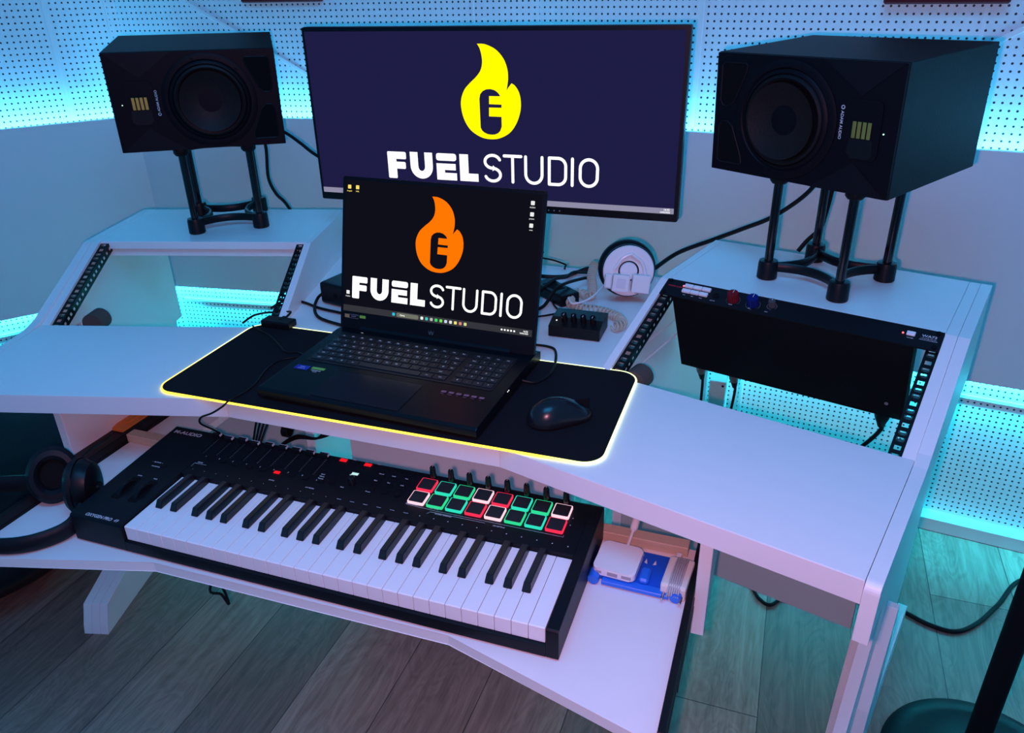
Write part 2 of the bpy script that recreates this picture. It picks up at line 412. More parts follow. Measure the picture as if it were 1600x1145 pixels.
for s, side in ((-1, 'left'), (1, 'right')):
    VZ = vzM(s); W_ = WM(s)
    dl = .0 if s < 0 else 0.
    # outer side panel
    fr = [(-.006, ZD-.088)]
    for i in range(6):
        a = PI - i*PI/2/5; fr.append((-.006+.012+.012*math.cos(a), ZD-.012+.012*math.sin(a)))
    el = [(DD-.05, ZD), (DD-.02, ZD+.002), (DD+.01, ZD+.008)]
    poly = fr + el + [(DD+SS-.004, ZS), (VB, ZS), (VB+.004, ZS-.004), (VB+.004, ZD-.088)]
    bm = B(); prism(bm, poly, LW, UO, VZ, bev=.001); obj('side_panel', bm, WHITE, desk)
    # rack side walls (outer and inner)
    rp = [(DD-.002, ZD-.035), (DD-.002, ZD-.001), (DD+SS-.003, ZS-.0005), (VB, ZS-.0005), (VB, ZD-.2), (DD+.10, ZD-.2), (DD+.10, ZD-.035)]
    bm = B(); prism(bm, rp, UA, LW-.0004, VZ, bev=.0006); obj('rack_wall', bm, WHITE, desk)
    bm = B(); prism(bm, rp, UI, UR0, VZ, bev=.0006); obj('rack_wall', bm, WHITE, desk)
    # top shelf and its front lip
    bm = B(); box(bm, UR0+.0004, UA-.0004, DD+SS+.001, VB, ZS-.018, ZS-.0004, W_, bev=.0006); obj('shelf', bm, WHITE, desk)
    bm = B(); box(bm, UR0+.0004, UA-.0004, DD+SS+.012, DD+SS+.03, ZS-.038, ZS-.0185, W_, bev=.0006); obj('shelf_lip', bm, WHITE, desk)
    # rack rails with cage nuts: plane of the slope
    SM = frame(wing(s, 0, DD+SS, ZS-.002), (s*ct, -st, 0), tuple((wing(s,0,DD,ZD)-wing(s,0,DD+SS,ZS)).normalized()), tuple(Vector((s*ct,-st,0)).cross((wing(s,0,DD,ZD)-wing(s,0,DD+SS,ZS)).normalized())))
    # SM: x=u, y=down the slope, z=normal (into or out depending on side)
    zs_ = 1 if (SM.to_3x3() @ Vector((0,0,1))).z > 0 else -1
    Lr = .2639
    for ua, inn in ((UR0+.0005, 1), (UA-.0005, -1)):
        bm = B(); e = ua+inn*.019
        x0, x1 = min(ua, e), max(ua, e)
        # face strip built around square slots
        t = 0.; slots = []
        for U in range(6):
            for q in (.0064, .0222, .0381): slots.append(U*.04445+q)
        zc = zs_*-.003
        def zz(a, b_): return (min(zs_*a, zs_*b_), max(zs_*a, zs_*b_))
        z0, z1 = zz(-.005, -.0035)
        cx = ua+inn*.0095
        box(bm, min(ua, cx-inn*.0048), max(ua, cx-inn*.0048), 0, Lr, z0, z1, SM)
        box(bm, min(e, cx+inn*.0048), max(e, cx+inn*.0048), 0, Lr, z0, z1, SM)
        prev = 0.
        for q in slots:
            box(bm, cx-.0048, cx+.0048, prev, q-.0046, z0, z1, SM); prev = q+.0046
        box(bm, cx-.0048, cx+.0048, prev, Lr, z0, z1, SM)
        zf0, zf1 = zz(-.024, -.005)
        # inner flange with slots
        fx0, fx1 = min(e-inn*.0015, e), max(e-inn*.0015, e)
        box(bm, fx0, fx1, 0, Lr, *zz(-.010, -.005), SM); box(bm, fx0, fx1, 0, Lr, *zz(-.024, -.018), SM)
        prev = 0.
        for q in slots:
            box(bm, fx0, fx1, prev, q-.004, *zz(-.018, -.010), SM); prev = q+.004
        rail = obj('rack_rail', bm, BLKS, desk)
        for i, q in enumerate(slots):
            if i % 3 == 1 or (s == 1 and i < 3): continue
            if s < 0 and random.random() < .05: continue
            bm = B(); box(bm, cx-.0043, cx+.0043, q-.0035, q+.0035, *zz(-.011, -.0062), SM, bev=.001)
            box(bm, cx-.0058, cx-.0040, q-.0028, q+.0028, *zz(-.0062, -.0028), SM); box(bm, cx+.0040, cx+.0058, q-.0028, q+.0028, *zz(-.0062, -.0028), SM)
            obj('cage_nut', bm, STEEL, rail)
    # legs: foot with sloping nose, two outer layers around an upright
    g = .0 if s < 0 else -.038
    foot = [(.197, 0), (.203, .020), (.224, .070), (.340, .094), (.350, .112), (.362, .20), (.43, .395), (.445, .395), (.50, .112), (.80, .085), (.86, .06), (.86, 0)]
    if s < 0:
        upr = [(.197, 0), (.203, .020), (.224, .070), (.340, .094), (.352, .14), (.352, ZD-.09), (VB, ZD-.09), (VB, 0)]
        lay = [('leg', upr, .001), ('leg_board', foot, .0215), ('leg_board', foot, .0420)]
    else:
        upr = [(.200, .002), (.205, .12), (.235, .23), (.330, .40), (.345, ZD-.09), (VB, ZD-.09), (VB, .002)]
        lay = [('leg_board', foot, -.037), ('leg', upr, -.0170), ('leg_board', foot, .0030)]
    for nm, pg, u_ in lay:
        bm = B(); prism(bm, pg, LW+u_, LW+u_+.0200, VZ, bev=.0012); obj(nm, bm, WHITE, desk)
    # pedestal: front board, inner upright
    bm = B(); box(bm, .0235, LW-.002+g, .38, .398, .355, ZD-.085, W_, bev=.0006); obj('front_board', bm, GREYB, desk)
    bm = B(); box(bm, .0044, .0230, .375, .80, .04, ZD-.0353, W_, bev=.0006); obj('inner_upright', bm, WHITE, desk)
bm = B(); prism(bm, [(-.247,.02),(.268,.02),(.268,.70),(.258,ZD-.0353),(-.232,ZD-.0353),(-.247,.722)], -.418, -.400, frame((0,0,0),(1,0,0),(0,0,1),(0,-1,0)), bev=.0006); obj('modesty_board', bm, WHITE, desk)
# fins that carry the tray
for x0, x1 in ((-.606, -.588), (.5565, .5745)):
    bm = B(); box(bm, x0, x1, .004, .215, .542, ZD-.0353, bev=.0008); obj('tray_fin', bm, WHITE, desk)
# keyboard tray, raw wood strip, slides
tray = [(-.543, -.262), (-.243, -.176), (.250, -.168), (.5455, -.246), (.5455, .112), (-.543, .112)]
bm = B(); prism(bm, tray, ZT-.018, ZT, bev=.0008); obj('keyboard_tray', bm, WHITE, desk)
bm = B(); box(bm, -.545, .535, .090, .112, ZT+.0004, ZT+.018, bev=.001); obj('wood_strip', bm, WOODRAW, desk, label='raw pine strip along the back of the tray')
for s, x in ((-1, -.5495), (1, .5515)):
    bm = B()
    if s < 0: box(bm, -.5875, -.5555, -.04, .35, ZT-.020, ZT+.016, bev=.001)
    box(bm, x-.005, x+.005, -.245, .35, ZT-.024, ZT+.020, bev=.001); box(bm, x-.0058, x+.0058, -.235, .33, ZT-.008, ZT+.004)
    box(bm, x-.0062, x+.0062, -.14, .30, ZT-.028, ZT-.012)
    obj('tray_slide', bm, BLKS, desk, label='black steel drawer slide')
bm = B(); box(bm, -.552, -.44, .13, .34, ZT-.02, ZT-.004, bev=.001); obj('lower_board', bm, WHITE, desk)
bm = B(); prism(bm, [(0,0),(.115,0),(.125,.02),(.11,.035),(.09,.035),(.085,.05),(.03,.05),(.02,.035),(0,.03)], 0, .006, frame((-.553, .095, ZT+.0165), (0,1,0), (-1,0,0), (0,0,1)), bev=.001)
box(bm, -.578, -.566, .120, .165, ZT+.0225, ZT+.0245); obj('slide_bracket', bm, ORANGE, desk, label='orange plastic slide bracket')
# round cable grommets at the front of each rack bay
for s, lb in ((-1, 'l'), (1, 'r')):
    p = (.388, .352, ZD-.022) if s > 0 else (-.777, .275, ZD-.024)
    bm = B(); cyl(bm, .022, .045, T(*p) @ RZ(-s*TH) @ RX(-PI/2), bev=.003)
    o = obj('foam_plug', bm, mat('brown_foam', (.09,.06,.05), .8)); tag(o, 'round dark foam plug poking up behind the worktop at the %s rack' % ('left' if s < 0 else 'right'), 'plug')

# ------------------------------------------------------------------ mousepad with glowing edge
mx, my, mr, mw, md = -.3885, .0339, .0112, .7948, .3055
pad = thing('mousepad', 'large black desk mat with a glowing yellow-green edge under the laptop', 'desk mat', (mx, my, ZD+.0003), (0, 0, mr))
out = rrect(.003, mw-.003, .003, md-.003, .032, 8)
bm = B(); prism(bm, out, 0, .0035); obj('mat_cloth', bm, MATTOP, pad)
edge = emit('edge_glow', (1., .86, .12), 2.6); ntm = edge.node_tree
tc = ntm.nodes.new('ShaderNodeTexCoord'); sp = ntm.nodes.new('ShaderNodeSeparateXYZ'); ntm.links.new(tc.outputs['Object'], sp.inputs[0])
mr1 = ntm.nodes.new('ShaderNodeMapRange'); mr1.inputs[1].default_value = 0.; mr1.inputs[2].default_value = .22; ntm.links.new(sp.outputs['Y'], mr1.inputs[0])
mr2 = ntm.nodes.new('ShaderNodeMapRange'); mr2.inputs[1].default_value = .70; mr2.inputs[2].default_value = .78; ntm.links.new(sp.outputs['X'], mr2.inputs[0])
mm1 = ntm.nodes.new('ShaderNodeMath'); mm1.operation = 'MAXIMUM'; ntm.links.new(mr1.outputs[0], mm1.inputs[0]); ntm.links.new(mr2.outputs[0], mm1.inputs[1])
mxx = ntm.nodes.new('ShaderNodeMix'); mxx.data_type = 'RGBA'; mxx.inputs[6].default_value = (1., .72, .06, 1); mxx.inputs[7].default_value = (.78, 1., .42, 1)
ntm.links.new(mm1.outputs[0], mxx.inputs[0]); ntm.links.new(mxx.outputs[2], ntm.nodes['Principled BSDF'].inputs['Emission Color'])
bm = B(); o2 = rrect(.002, mw-.002, .002, md-.002, .033, 8); tube(bm, [(x, y, .0022) for x, y in o2+[o2[0]]], .0019, 8, 0); obj('light_edge', bm, edge, pad, label='glowing yellow to green edge tube')
bm = B(); box(bm, .022, .088, md-.018, md+.012, .0035, .018, bev=.003, seg=2); cb = obj('control_box', bm, BLK, pad)
bm = B(); tube(bm, [(.060, md+.006, .014), (.066, md+.016, .020), (.062, md+.032, .021), (.045, md+.040, .016), (.025, md+.045, .010), (-.01, md+.05, .004), (-.03, md+.03, .003), (-.028, md-.01, .003)], .0022, 8); obj('usb_lead', bm, RUB, pad)
bm = B(); box(bm, .054, .064, md-.004, md+.016, .011, .019, bev=.002); obj('usb_plug', bm, RUB, pad)

# ------------------------------------------------------------------ mouse
mo = thing('mouse', 'black wireless mouse on the right end of the desk mat', 'mouse', (.313, .150, ZD+.0038), (0, 0, math.radians(-52)))
bm = B(); bmesh.ops.create_uvsphere(bm, u_segments=32, v_segments=20, radius=1.)
for v in bm.verts:
    x, y, z = v.co
    wdt = .031*(1+.12*y*y-.08*y) ; hh = .036*(1-.28*y-.25*y*y*(1 if y > 0 else .2))
    v.co = Vector((x*wdt*(1-.10*math.exp(-((y-.1)/.4)**2)), y*.054, max(z, -.05)*hh if z > 0 else z*.004))
for v in bm.verts: v.co.z += .004
obj('shell', bm, mat('mouse_black', (.008,.009,.013), .25, spec=.35), mo, smooth=True)
bm = B(); cyl(bm, .0075, .006, T(-.003, .027, .0215) @ RY(PI/2), seg=20, bev=.001); obj('scroll_wheel', bm, RUB, mo, smooth=True)
bm = B(); box(bm, -.0004, .0004, .016, .050, .012, .030); obj('button_split', bm, BLKM, mo)
bm = B(); tube(bm, [(-.026, -.01, .018), (-.0275, .008, .018), (-.0265, .024, .015)], .0022, 8); obj('side_button', bm, BLKG, mo, smooth=True)

# ------------------------------------------------------------------ screen artwork
FL = [(-.0088,.3331),(.0087,.3321),(.0303,.3227),(.0462,.306),(.0538,.2868),(.0551,.2698),(.0531,.2551),(.0512,.2466),(.0558,.2526),(.062,.2601),(.0695,.2553),(.0775,.2431),(.0811,.2258),(.0796,.2058),(.0709,.1827),(.0565,.1642),(.0363,.1531),(.0162,.1497),(-.0068,.1531),(-.0294,.1666),(-.043,.1871),(-.0487,.2102),(-.0478,.2282),(-.04,.2461),(-.0279,.2588),(-.0132,.2714),(-.0032,.2838),(.0008,.2985),(-.0003,.313),(-.0037,.325)]
EE = [(-.0077,.229),(-.0058,.238),(-.0003,.2442),(.0075,.2478),(.0168,.2485),(.0255,.2465),(.0311,.2430),(.0350,.2392),(.0372,.2350),(.0135,.2350),(.0130,.2193),(.0399,.2189),(.0397,.2128),(.0127,.2127),(.0121,.1953),(.0392,.195),(.0392,.176),(.0360,.1675),(.0310,.1625),(.0240,.1597),(.0165,.1590),(.0085,.1597),(.0015,.1625),(-.004,.1665),(-.0072,.1725)]
def cspl(pts, sharp, n=5):
    out = []; N = len(pts)
    for i in range(N):
        p0, p1, p2, p3 = (Vector(pts[(i+j) % N]) for j in (-1, 0, 1, 2))
        if i in sharp: p0 = p1
        if (i+1) % N in sharp: p3 = p2
        for k in range(n):
            t = k/n; q = .5*((2*p1)+(-p0+p2)*t+(2*p0-5*p1+4*p2-p3)*t*t+(-p0+3*p1-3*p2+p3)*t**3); out.append((q.x, q.y))
    return out
def arc(cx, cy, rx, ry, a0, a1, n=14): return [(cx+rx*math.cos(math.radians(a0+(a1-a0)*i/n)), cy+ry*math.sin(math.radians(a0+(a1-a0)*i/n))) for i in range(n+1)]
def logo(parent, M, fcol, tcol, bgm, sx=1., wst=.0062):
    bm = B(); flat(bm, cspl(FL, {0, 7, 9}), M, .0004); fo = obj('flame_logo', bm, fcol, parent)
    bm = B(); flat(bm, EE, M, .0007); obj('letter_mark', bm, bgm, fo)
    # FUEL heavy letters
    y0, y1 = .0600, .1165; h = y1-y0; r = .003
    bm = B()
    def rr(x0, x1, a, b_, r_=.003): flat(bm, rrect(x0, x1, a, b_, r_, 3), M, .0004)
    flat(bm, rrect(-.229, -.208, y0-.002, y1-.001, .0025, 3), M, .0004)
    rr(-.229, -.184, y1-.0165, y1-.001); rr(-.215, -.186, y0+.019, y0+.034)
    # U
    ul, ur_, th_ = -.1745, -.1215, .0185
    yc = y0+.0265
    oa = [(ul, y1)] + [(ul, yc)] + arc((ul+ur_)/2, yc, (ur_-ul)/2, .0265, 180, 360, 16)[1:] + [(ur_, y1), (ur_-th_, y1), (ur_-th_, yc)] + arc((ul+ur_)/2, yc, (ur_-ul)/2-th_, .010, 0, -180, 10)[1:] + [(ul+th_, y1)]
    flat(bm, oa, M, .0004)
    # E in two pieces
    el, er = -.1125, -.0660
    rr(el, er, y1-.0155, y1, .005)
    flat(bm, [(el, y0), (er, y0), (er, y0+.0155), (el+.019, y0+.0155), (el+.019, y0+.0215), (er-.002, y0+.0215), (er-.002, y1-.0215), (el, y1-.0215)], M, .0004)
    # L
    flat(bm, [(-.0585, y0), (-.0165, y0), (-.0165, y0+.0165), (-.0385, y0+.0165), (-.0385, y1), (-.0585, y1)], M, .0004)
    obj('logo_lettering', bm, tcol, parent)
    bm = B(); w_ = wst
    a, b_ = y0+.0035, y1+.0005; hh = b_-a
    sL, sR = -.0005, .0335; cx = (sL+sR)/2; rx = (sR-sL)/2; ry = hh/4
    S = arc(cx, b_-ry, rx, ry, 20, 270-0, 18) + arc(cx, a+ry, rx, ry, 90, -160, 18)
    stroke(bm, S, w_, M, d=.0004)
    stroke(bm, [(.0425, b_), (.0795, b_)], w_, M, d=.0004); stroke(bm, [(.061, b_-.001), (.061, a)], w_, M, d=.0004)
    ux0, ux1 = .0895, .1250; stroke(bm, [(ux0, b_)] + [(ux0, a+.0178)] + arc((ux0+ux1)/2, a+.0178, (ux1-ux0)/2, .0178, 180, 360, 14)[1:] + [(ux1, b_)], w_, M, d=.0004)
    dx0, dx1 = .1405, .1755; stroke(bm, [(dx0, a), (dx0, b_), ] , w_, M, d=.0004)
    stroke(bm, [(dx0, b_), (dx1-.016, b_)] + arc(dx1-.016, b_-.016, .016, .016, 90, 0, 8)[1:] + [(dx1, a+.016)] + arc(dx1-.016, a+.016, .016, .016, 0, -90, 8)[1:] + [(dx0, a)], w_, M, d=.0004)
    stroke(bm, [(.1895, b_), (.1895, a)], w_, M, d=.0004)
    ox0, ox1 = .2060, .2420; oc = (ox0+ox1)/2; orx = (ox1-ox0)/2
    O = arc(oc, b_-.018, orx, .018, 0, 180, 14) + arc(oc, a+.018, orx, .018, 180, 360, 14)[:-1]
    stroke(bm, O+[O[0], O[1]], w_, M, d=.0004, caps=False)
    obj('logo_lettering', bm, tcol, parent)

# ------------------------------------------------------------------ big monitor
Mx, My, Mz, Mr, Mp, Mq, MW, MH = -.0053, .6718, .9538, .0131, -.0084, .0042, .815, .3652
mon = thing('monitor', 'wide black monitor showing the yellow flame logo, on the desk behind the laptop', 'monitor')
mon.matrix_world = T(Mx, My, Mz) @ RZ(Mr) @ RX(Mp) @ RY(-Mq)
bm = B(); box(bm, -MW/2, MW/2, .0005, .028, 0, MH, bev=.004, seg=2); box(bm, -.2, .2, .026, .055, .05, .3, bev=.01, seg=2); obj('casing', bm, BLK, mon)
bm = B(); prism(bm, rrect(-MW/2+.001, MW/2-.001, .001, MH-.001, .003), 0, .0012, frame((0,0,0), (1,0,0), (0,0,1), (0,-1,0))); obj('bezel', bm, mat('bezel', (.004,.004,.006), .4, spec=.2), mon)
FM = frame((0, -.0015, 0), (1,0,0), (0,0,1), (0,-1,0))
scr = B(); flat(scr, [(-.4005,.0170),(.3995,.0170),(.3995,.3565),(-.4005,.3565)], FM)
MSC = emit('screen_navy', (.013,.012,.058)); MSC.node_tree.nodes['Principled BSDF'].inputs['Specular IOR Level'].default_value = .0
screen = obj('screen', scr, MSC, mon, label='lit dark navy screen')
MWH = emit('screen_white', (1.,1.,1.), 1.25)
logo(screen, T(0,-.0003,0) @ FM, emit('flame_yellow', (1., .88, .0), 1.15), MWH, MSC)
bm = B(); flat(bm, [(-.4005,.0170),(.3995,.0170),(.3995,.0285),(-.4005,.0285)], FM, .0006); obj('taskbar', bm, emit('taskbar_grey', (.27,.26,.38)), screen)
bm = B(); text(bm, '16:32', .0055, FM @ T(.385, .0235, .0008), .01, 'CENTER'); text(bm, '10/02/2025', .0045, FM @ T(.382, .0185, .0008), .01, 'CENTER')
obj('clock_text', bm, MWH, screen)
bm = B()
for i in range(5): cyl(bm, .0014, .0006, FM @ T(.115+i*.012, .0085, 0), seg=10)
obj('menu_buttons', bm, GREYPL, mon)
bm = B(); cyl(bm, .016, .24, T(0, .085, -.175) , seg=24); box(bm, -.04, .04, .05, .085, .10, .19, bev=.004); box(bm, -.02, .02, .05, .11, .05, .13); obj('stand_column', bm, BLK, mon)
bm = B(); box(bm, -.12, .085, .0, .105, -.1795, -.172, bev=.003); obj('stand_base', bm, BLK, mon)

# ------------------------------------------------------------------ laptop
lx, ly, lr, lw, ld, lh, la, lt = -.1884, .0629, -.0324, .4004, .2558, .2842, .2445, .0261
lap = thing('laptop', 'open black gaming laptop showing the orange flame logo, on the glowing desk mat', 'laptop', (lx, ly, ZD+.0040), (0, 0, lr))
z0 = .003
bm = B(); LB = ld+.034
prism(bm, [(0,z0+.004),(.006,z0),(LB-.004,z0),(LB,z0+.004),(LB,lt-.006),(LB-.02,lt-.001),(ld-.012,lt),(.004,lt-.0045),(0,lt-.008)], .0, lw, frame((0,0,0), (0,1,0), (0,0,1), (1,0,0)), bev=.0012)
LAPM = mat('laptop_body', (.003,.004,.007), .36, spec=.2); base = obj('base', bm, LAPM, lap)
bm = B(); 
for x in (.03, lw-.03):
    for y in (.02, ld): cyl(bm, .007, .004, T(x, y, 0), seg=16)
obj('foot', bm, RUB, lap)
# deck surface slightly inclined: z(y)
def dz(y): return lt-.0045+.0045*max(0, min(1, (y-.004)/(ld-.016)))+.0004
DMt = frame((0,0,dz(0)), (1,0,0), (0, math.cos(.0187), math.sin(.0187)), (0, -math.sin(.0187), math.cos(.0187)))
bm = B(); prism(bm, rrect(.020, .378, .114, .236, .004), -.0002, .0003, DMt); obj('key_well', bm, mat('key_well', (.005,.005,.007), .5), base)
bm = B(); prism(bm, rrect(.098, .262, .008, .096, .004), -.0002, .0002, DMt); obj('touchpad', bm, mat('touchpad', (.009,.010,.016), .22), base)
KEYM = mat('laptop_key', (.012,.012,.016), .42)
rows = [
 ('Esc F1 F2 F3 F4 F5 F6 F7 F8 F9 F10 F11 F12 Del', [1]*14, .219, .012),
 ('\\ 1 2 3 4 5 6 7 8 9 0 - = Bksp', [.8]+[1]*12+[1.5], .2005, .0155),
 ('Tab Q W E R T Y U I O P [ ] Ent', [1.3]+[1]*12+[1.0], .1825, .0155),
 ('Caps A S D F G H J K L ; \' # Ent', [1.5]+[1]*12+[.8], .1645, .0155),
 ('Shift < Z X C V B N M , . / Shift', [1.2,.9]+[1]*10+[2.2], .1465, .0155),
 ('Ctrl Fn # Alt Space Alt Ctrl', [1.3,1,1,1.1,5.6,1.1,1.2], .1285, .0155)]
leg = B()
kx0, kx1 = .0235, .2905
npk = ['F13 F14 F15 F16', 'Num / * -', '7 8 9 +', '4 5 6 +', '1 2 3 Ent', '0 . < >']
def lkey(x0, x1, y0, y1, s_):
    bm = B(); box(bm, x0, x1, y0, y1, .0003, .0017, DMt, bev=.0004)
    obj('key', bm, KEYM, base)
    if s_ and s_ != 'Space':
        text(leg, s_, .0055 if len(s_) < 3 else .0035, DMt @ T((x0+x1)/2, y0+(y1-y0)*.4, .0019), .012, 'CENTER')
for ri, (ks, ws, y, h_) in enumerate(rows):
    ks = ks.split(' '); tot = sum(ws); x = kx0
    for kk_, wv_ in zip(ks, ws):
        wd = (kx1-kx0)*wv_/tot; lkey(x+.0009, x+wd-.0009, y-h_/2+.001, y+h_/2-.001, kk_); x += wd
    x = .3000
    for kk_ in npk[ri].split(' '):
        lkey(x+.0009, x+.0181, y-h_/2+.001, y+h_/2-.001, kk_); x += .0188
obj('key_legends', leg, mat('legend', (.42,.42,.45), .6, emis=(.55,.6,.65), es=.12), base)
bm = B(); box(bm, .0170, .0440, .079, .094, .0001, .0003, DMt); s1 = obj('sticker', bm, mat('sticker_blue', (.01,.02,.30), .4), base, label='small blue processor sticker')
bm = B(); text(bm, 'intel', .0055, DMt @ T(.0305, .087, .0005), .01, 'CENTER'); text(bm, 'CORE i9', .004, DMt @ T(.0305, .0815, .0005), .01, 'CENTER'); obj('sticker_text', bm, mat('sticker_txt', (.35,.4,.7), .5), s1)
bm = B(); box(bm, .0480, .0740, .0865, .094, .0001, .0003, DMt); s2 = obj('sticker', bm, mat('sticker_green', (.20,.42,.06), .4), base, label='small green graphics sticker')
bm = B(); text(bm, 'GEFORCE', .0045, DMt @ T(.061, .0810, .0004), .01, 'CENTER'); text(bm, 'RTX', .0045, DMt @ T(.061, .0765, .0004), .01, 'CENTER'); obj('sticker_text', bm, PRINT, s2)
bm = B()
for i in range(6): 
    flat(bm, rrect(.300+i*.0135, .309+i*.0135, .0845, .0905, .001), DMt, .0006)
    text(bm, 'WiFi HDMI 18" HDR RTX AI'.split(' ')[i], .0032, DMt @ T(.3045+i*.0135, .0795, .0006), 0, 'CENTER')
obj('feature_sticker', bm, mat('sticker_red', (.28,.10,.14), .5), base)
bm = B(); cyl(bm, .0009, .001, T(lw-.0005, .128, .020) @ RY(PI/2), seg=10); cyl(bm, .0009, .001, T(lw-.0005, .133, .020) @ RY(PI/2), seg=10); obj('status_light', bm, emit('led_white', (1,1,1), 2.), base)
bm = B(); flat(bm, rrect(.055, .060, .2415, .2425, .0003), DMt, .0006); obj('power_mark', bm, emit('power_white', (.6,.75,.8), 1.), base)
LM = frame((0, ld, lt), (1,0,0), (0, math.sin(la), math.cos(la)), (0, -math.cos(la), math.sin(la)))  # z toward viewer
bm = B(); prism(bm, rrect(.001, lw-.001, -.0, lh+.001, .004), -.0085, 0, LM, bev=.0006); lid = obj('lid', bm, mat('lid_black', (.004,.004,.006), .45, spec=.15), lap)
bm = B(); cyl(bm, .0075, lw-.09, T(.045, ld+.004, lt-.001) @ RY(PI/2), seg=16); obj('hinge', bm, LAPM, lap)
scr = B(); flat(scr, [(.0068,.0335),(.3932,.0335),(.3932,.2790),(.0068,.2790)], LM, .0003)
LSC = emit('screen_black', (.0045,.0048,.0095)); ls = obj('screen', scr, LSC, lid, label='lit near-black screen')
# artwork scaled to the laptop panel
kx_ = .346/.4735
Ml = LM @ T(.0255+.229*kx_, .0595-.0575*kx_, .0002) @ Matrix.Diagonal((kx_, kx_, 1, 1))
logo(ls, Ml @ T(0,0,0), emit('flame_orange', (1., .17, .0), 1.1), MWH, LSC, wst=.0062)
bm = B(); flat(bm, [(.0068,.0335),(.3932,.0335),(.3932,.0455),(.0068,.0455)], LM, .0006); tb = obj('taskbar', bm, emit('laptop_taskbar', (.035,.035,.045)), ls)
bm = B(); flat(bm, rrect(.1225, .1690, .0355, .0435, .003), LM, .0008); obj('search_field', bm, emit('search', (.16,.17,.13)), tb)
cols = [(.9,.9,.9),(.05,.6,.5),(.5,.5,.5),(.05,.7,.15),(.2,.75,.1),(.6,.7,.9),(.8,.8,.8),(.9,.8,.2),(.7,.25,.2),(.7,.75,.3)]
for i, c_ in enumerate([(.02,.55,.8)]+cols):
    x = .1165 if i == 0 else .1760+(i-1)*.0098
    bm = B(); flat(bm, rrect(x-.0028, x+.0028, .0367, .0423, .0014, 3), LM, .0008); obj('taskbar_icon', bm, emit('ico%d' % i, c_), tb)
bm = B(); text(bm, '16:32', .0042, LM @ T(.381, .0403, .0008), .01, 'CENTER'); text(bm, '10/02/2025', .0036, LM @ T(.378, .0365, .0008), .01, 'CENTER')
for i in range(5): flat(bm, rrect(.334+i*.006, .3375+i*.006, .0380, .0410, .001, 2), LM, .0008)
text(bm, 'Cerca', .0042, LM @ T(.130, .0380, .0010), .01)
obj('taskbar_text', bm, MWH, tb)
ic = emit('icon_yellow', (1., .75, .15)); icw = emit('icon_white', (.85,.85,.85))
for (x, y, mtl, s_) in [(.0155,.2665,ic,'Progetti'),(.0325,.2665,ic,'FUEL'),(.3770,.2640,icw,'AUDIO'),(.3770,.2450,icw,'project'),(.3770,.2260,icw,'note'),(.0165,.0700,icw,'Cestino')]:
    bm = B(); flat(bm, rrect(x-.0035, x+.0035, y-.0035, y+.0035, .001, 2), LM, .0008); text(bm, s_, .0032, LM @ T(x, y-.0085, .0008), .01, 'CENTER'); obj('desktop_icon', bm, mtl, ls)
bm = B(); flat(bm, rrect(.0100, .0205, .0205, .0275, .0005, 2), LM, .0003); obj('badge', bm, mat('badge_gold', (.30,.20,.08), .4), lid)
bm = B(); stroke(bm, [(.0205,.0205),(.0400,.0205),(.0400,.0275),(.0205,.0275)], .0004, LM, d=.0003); text(bm, 'DOLBY', .0034, LM @ T(.030, .0230, .0003), 0, 'CENTER'); obj('badge', bm, PRINTD, lid)
bm = B(); flat(bm, rrect(.0430, .0560, .0225, .0280, .001, 2), LM, .0003); obj('badge', bm, mat('badge_green', (.20,.45,.04), .4), lid)
bm = B(); P3 = [(-.006,.006),(-.0045,-.004),(-.0015,-.006),(0,.001),(.0015,-.006),(.0045,-.004),(.006,.006),(.003,.0),(0,.006),(-.003,.0)]
flat(bm, [(.196+x, .0145+y*.8) for x, y in P3], LM, .0003); obj('lid_emblem', bm, mat('emblem', (.10,.10,.11), .3, .6), lid)

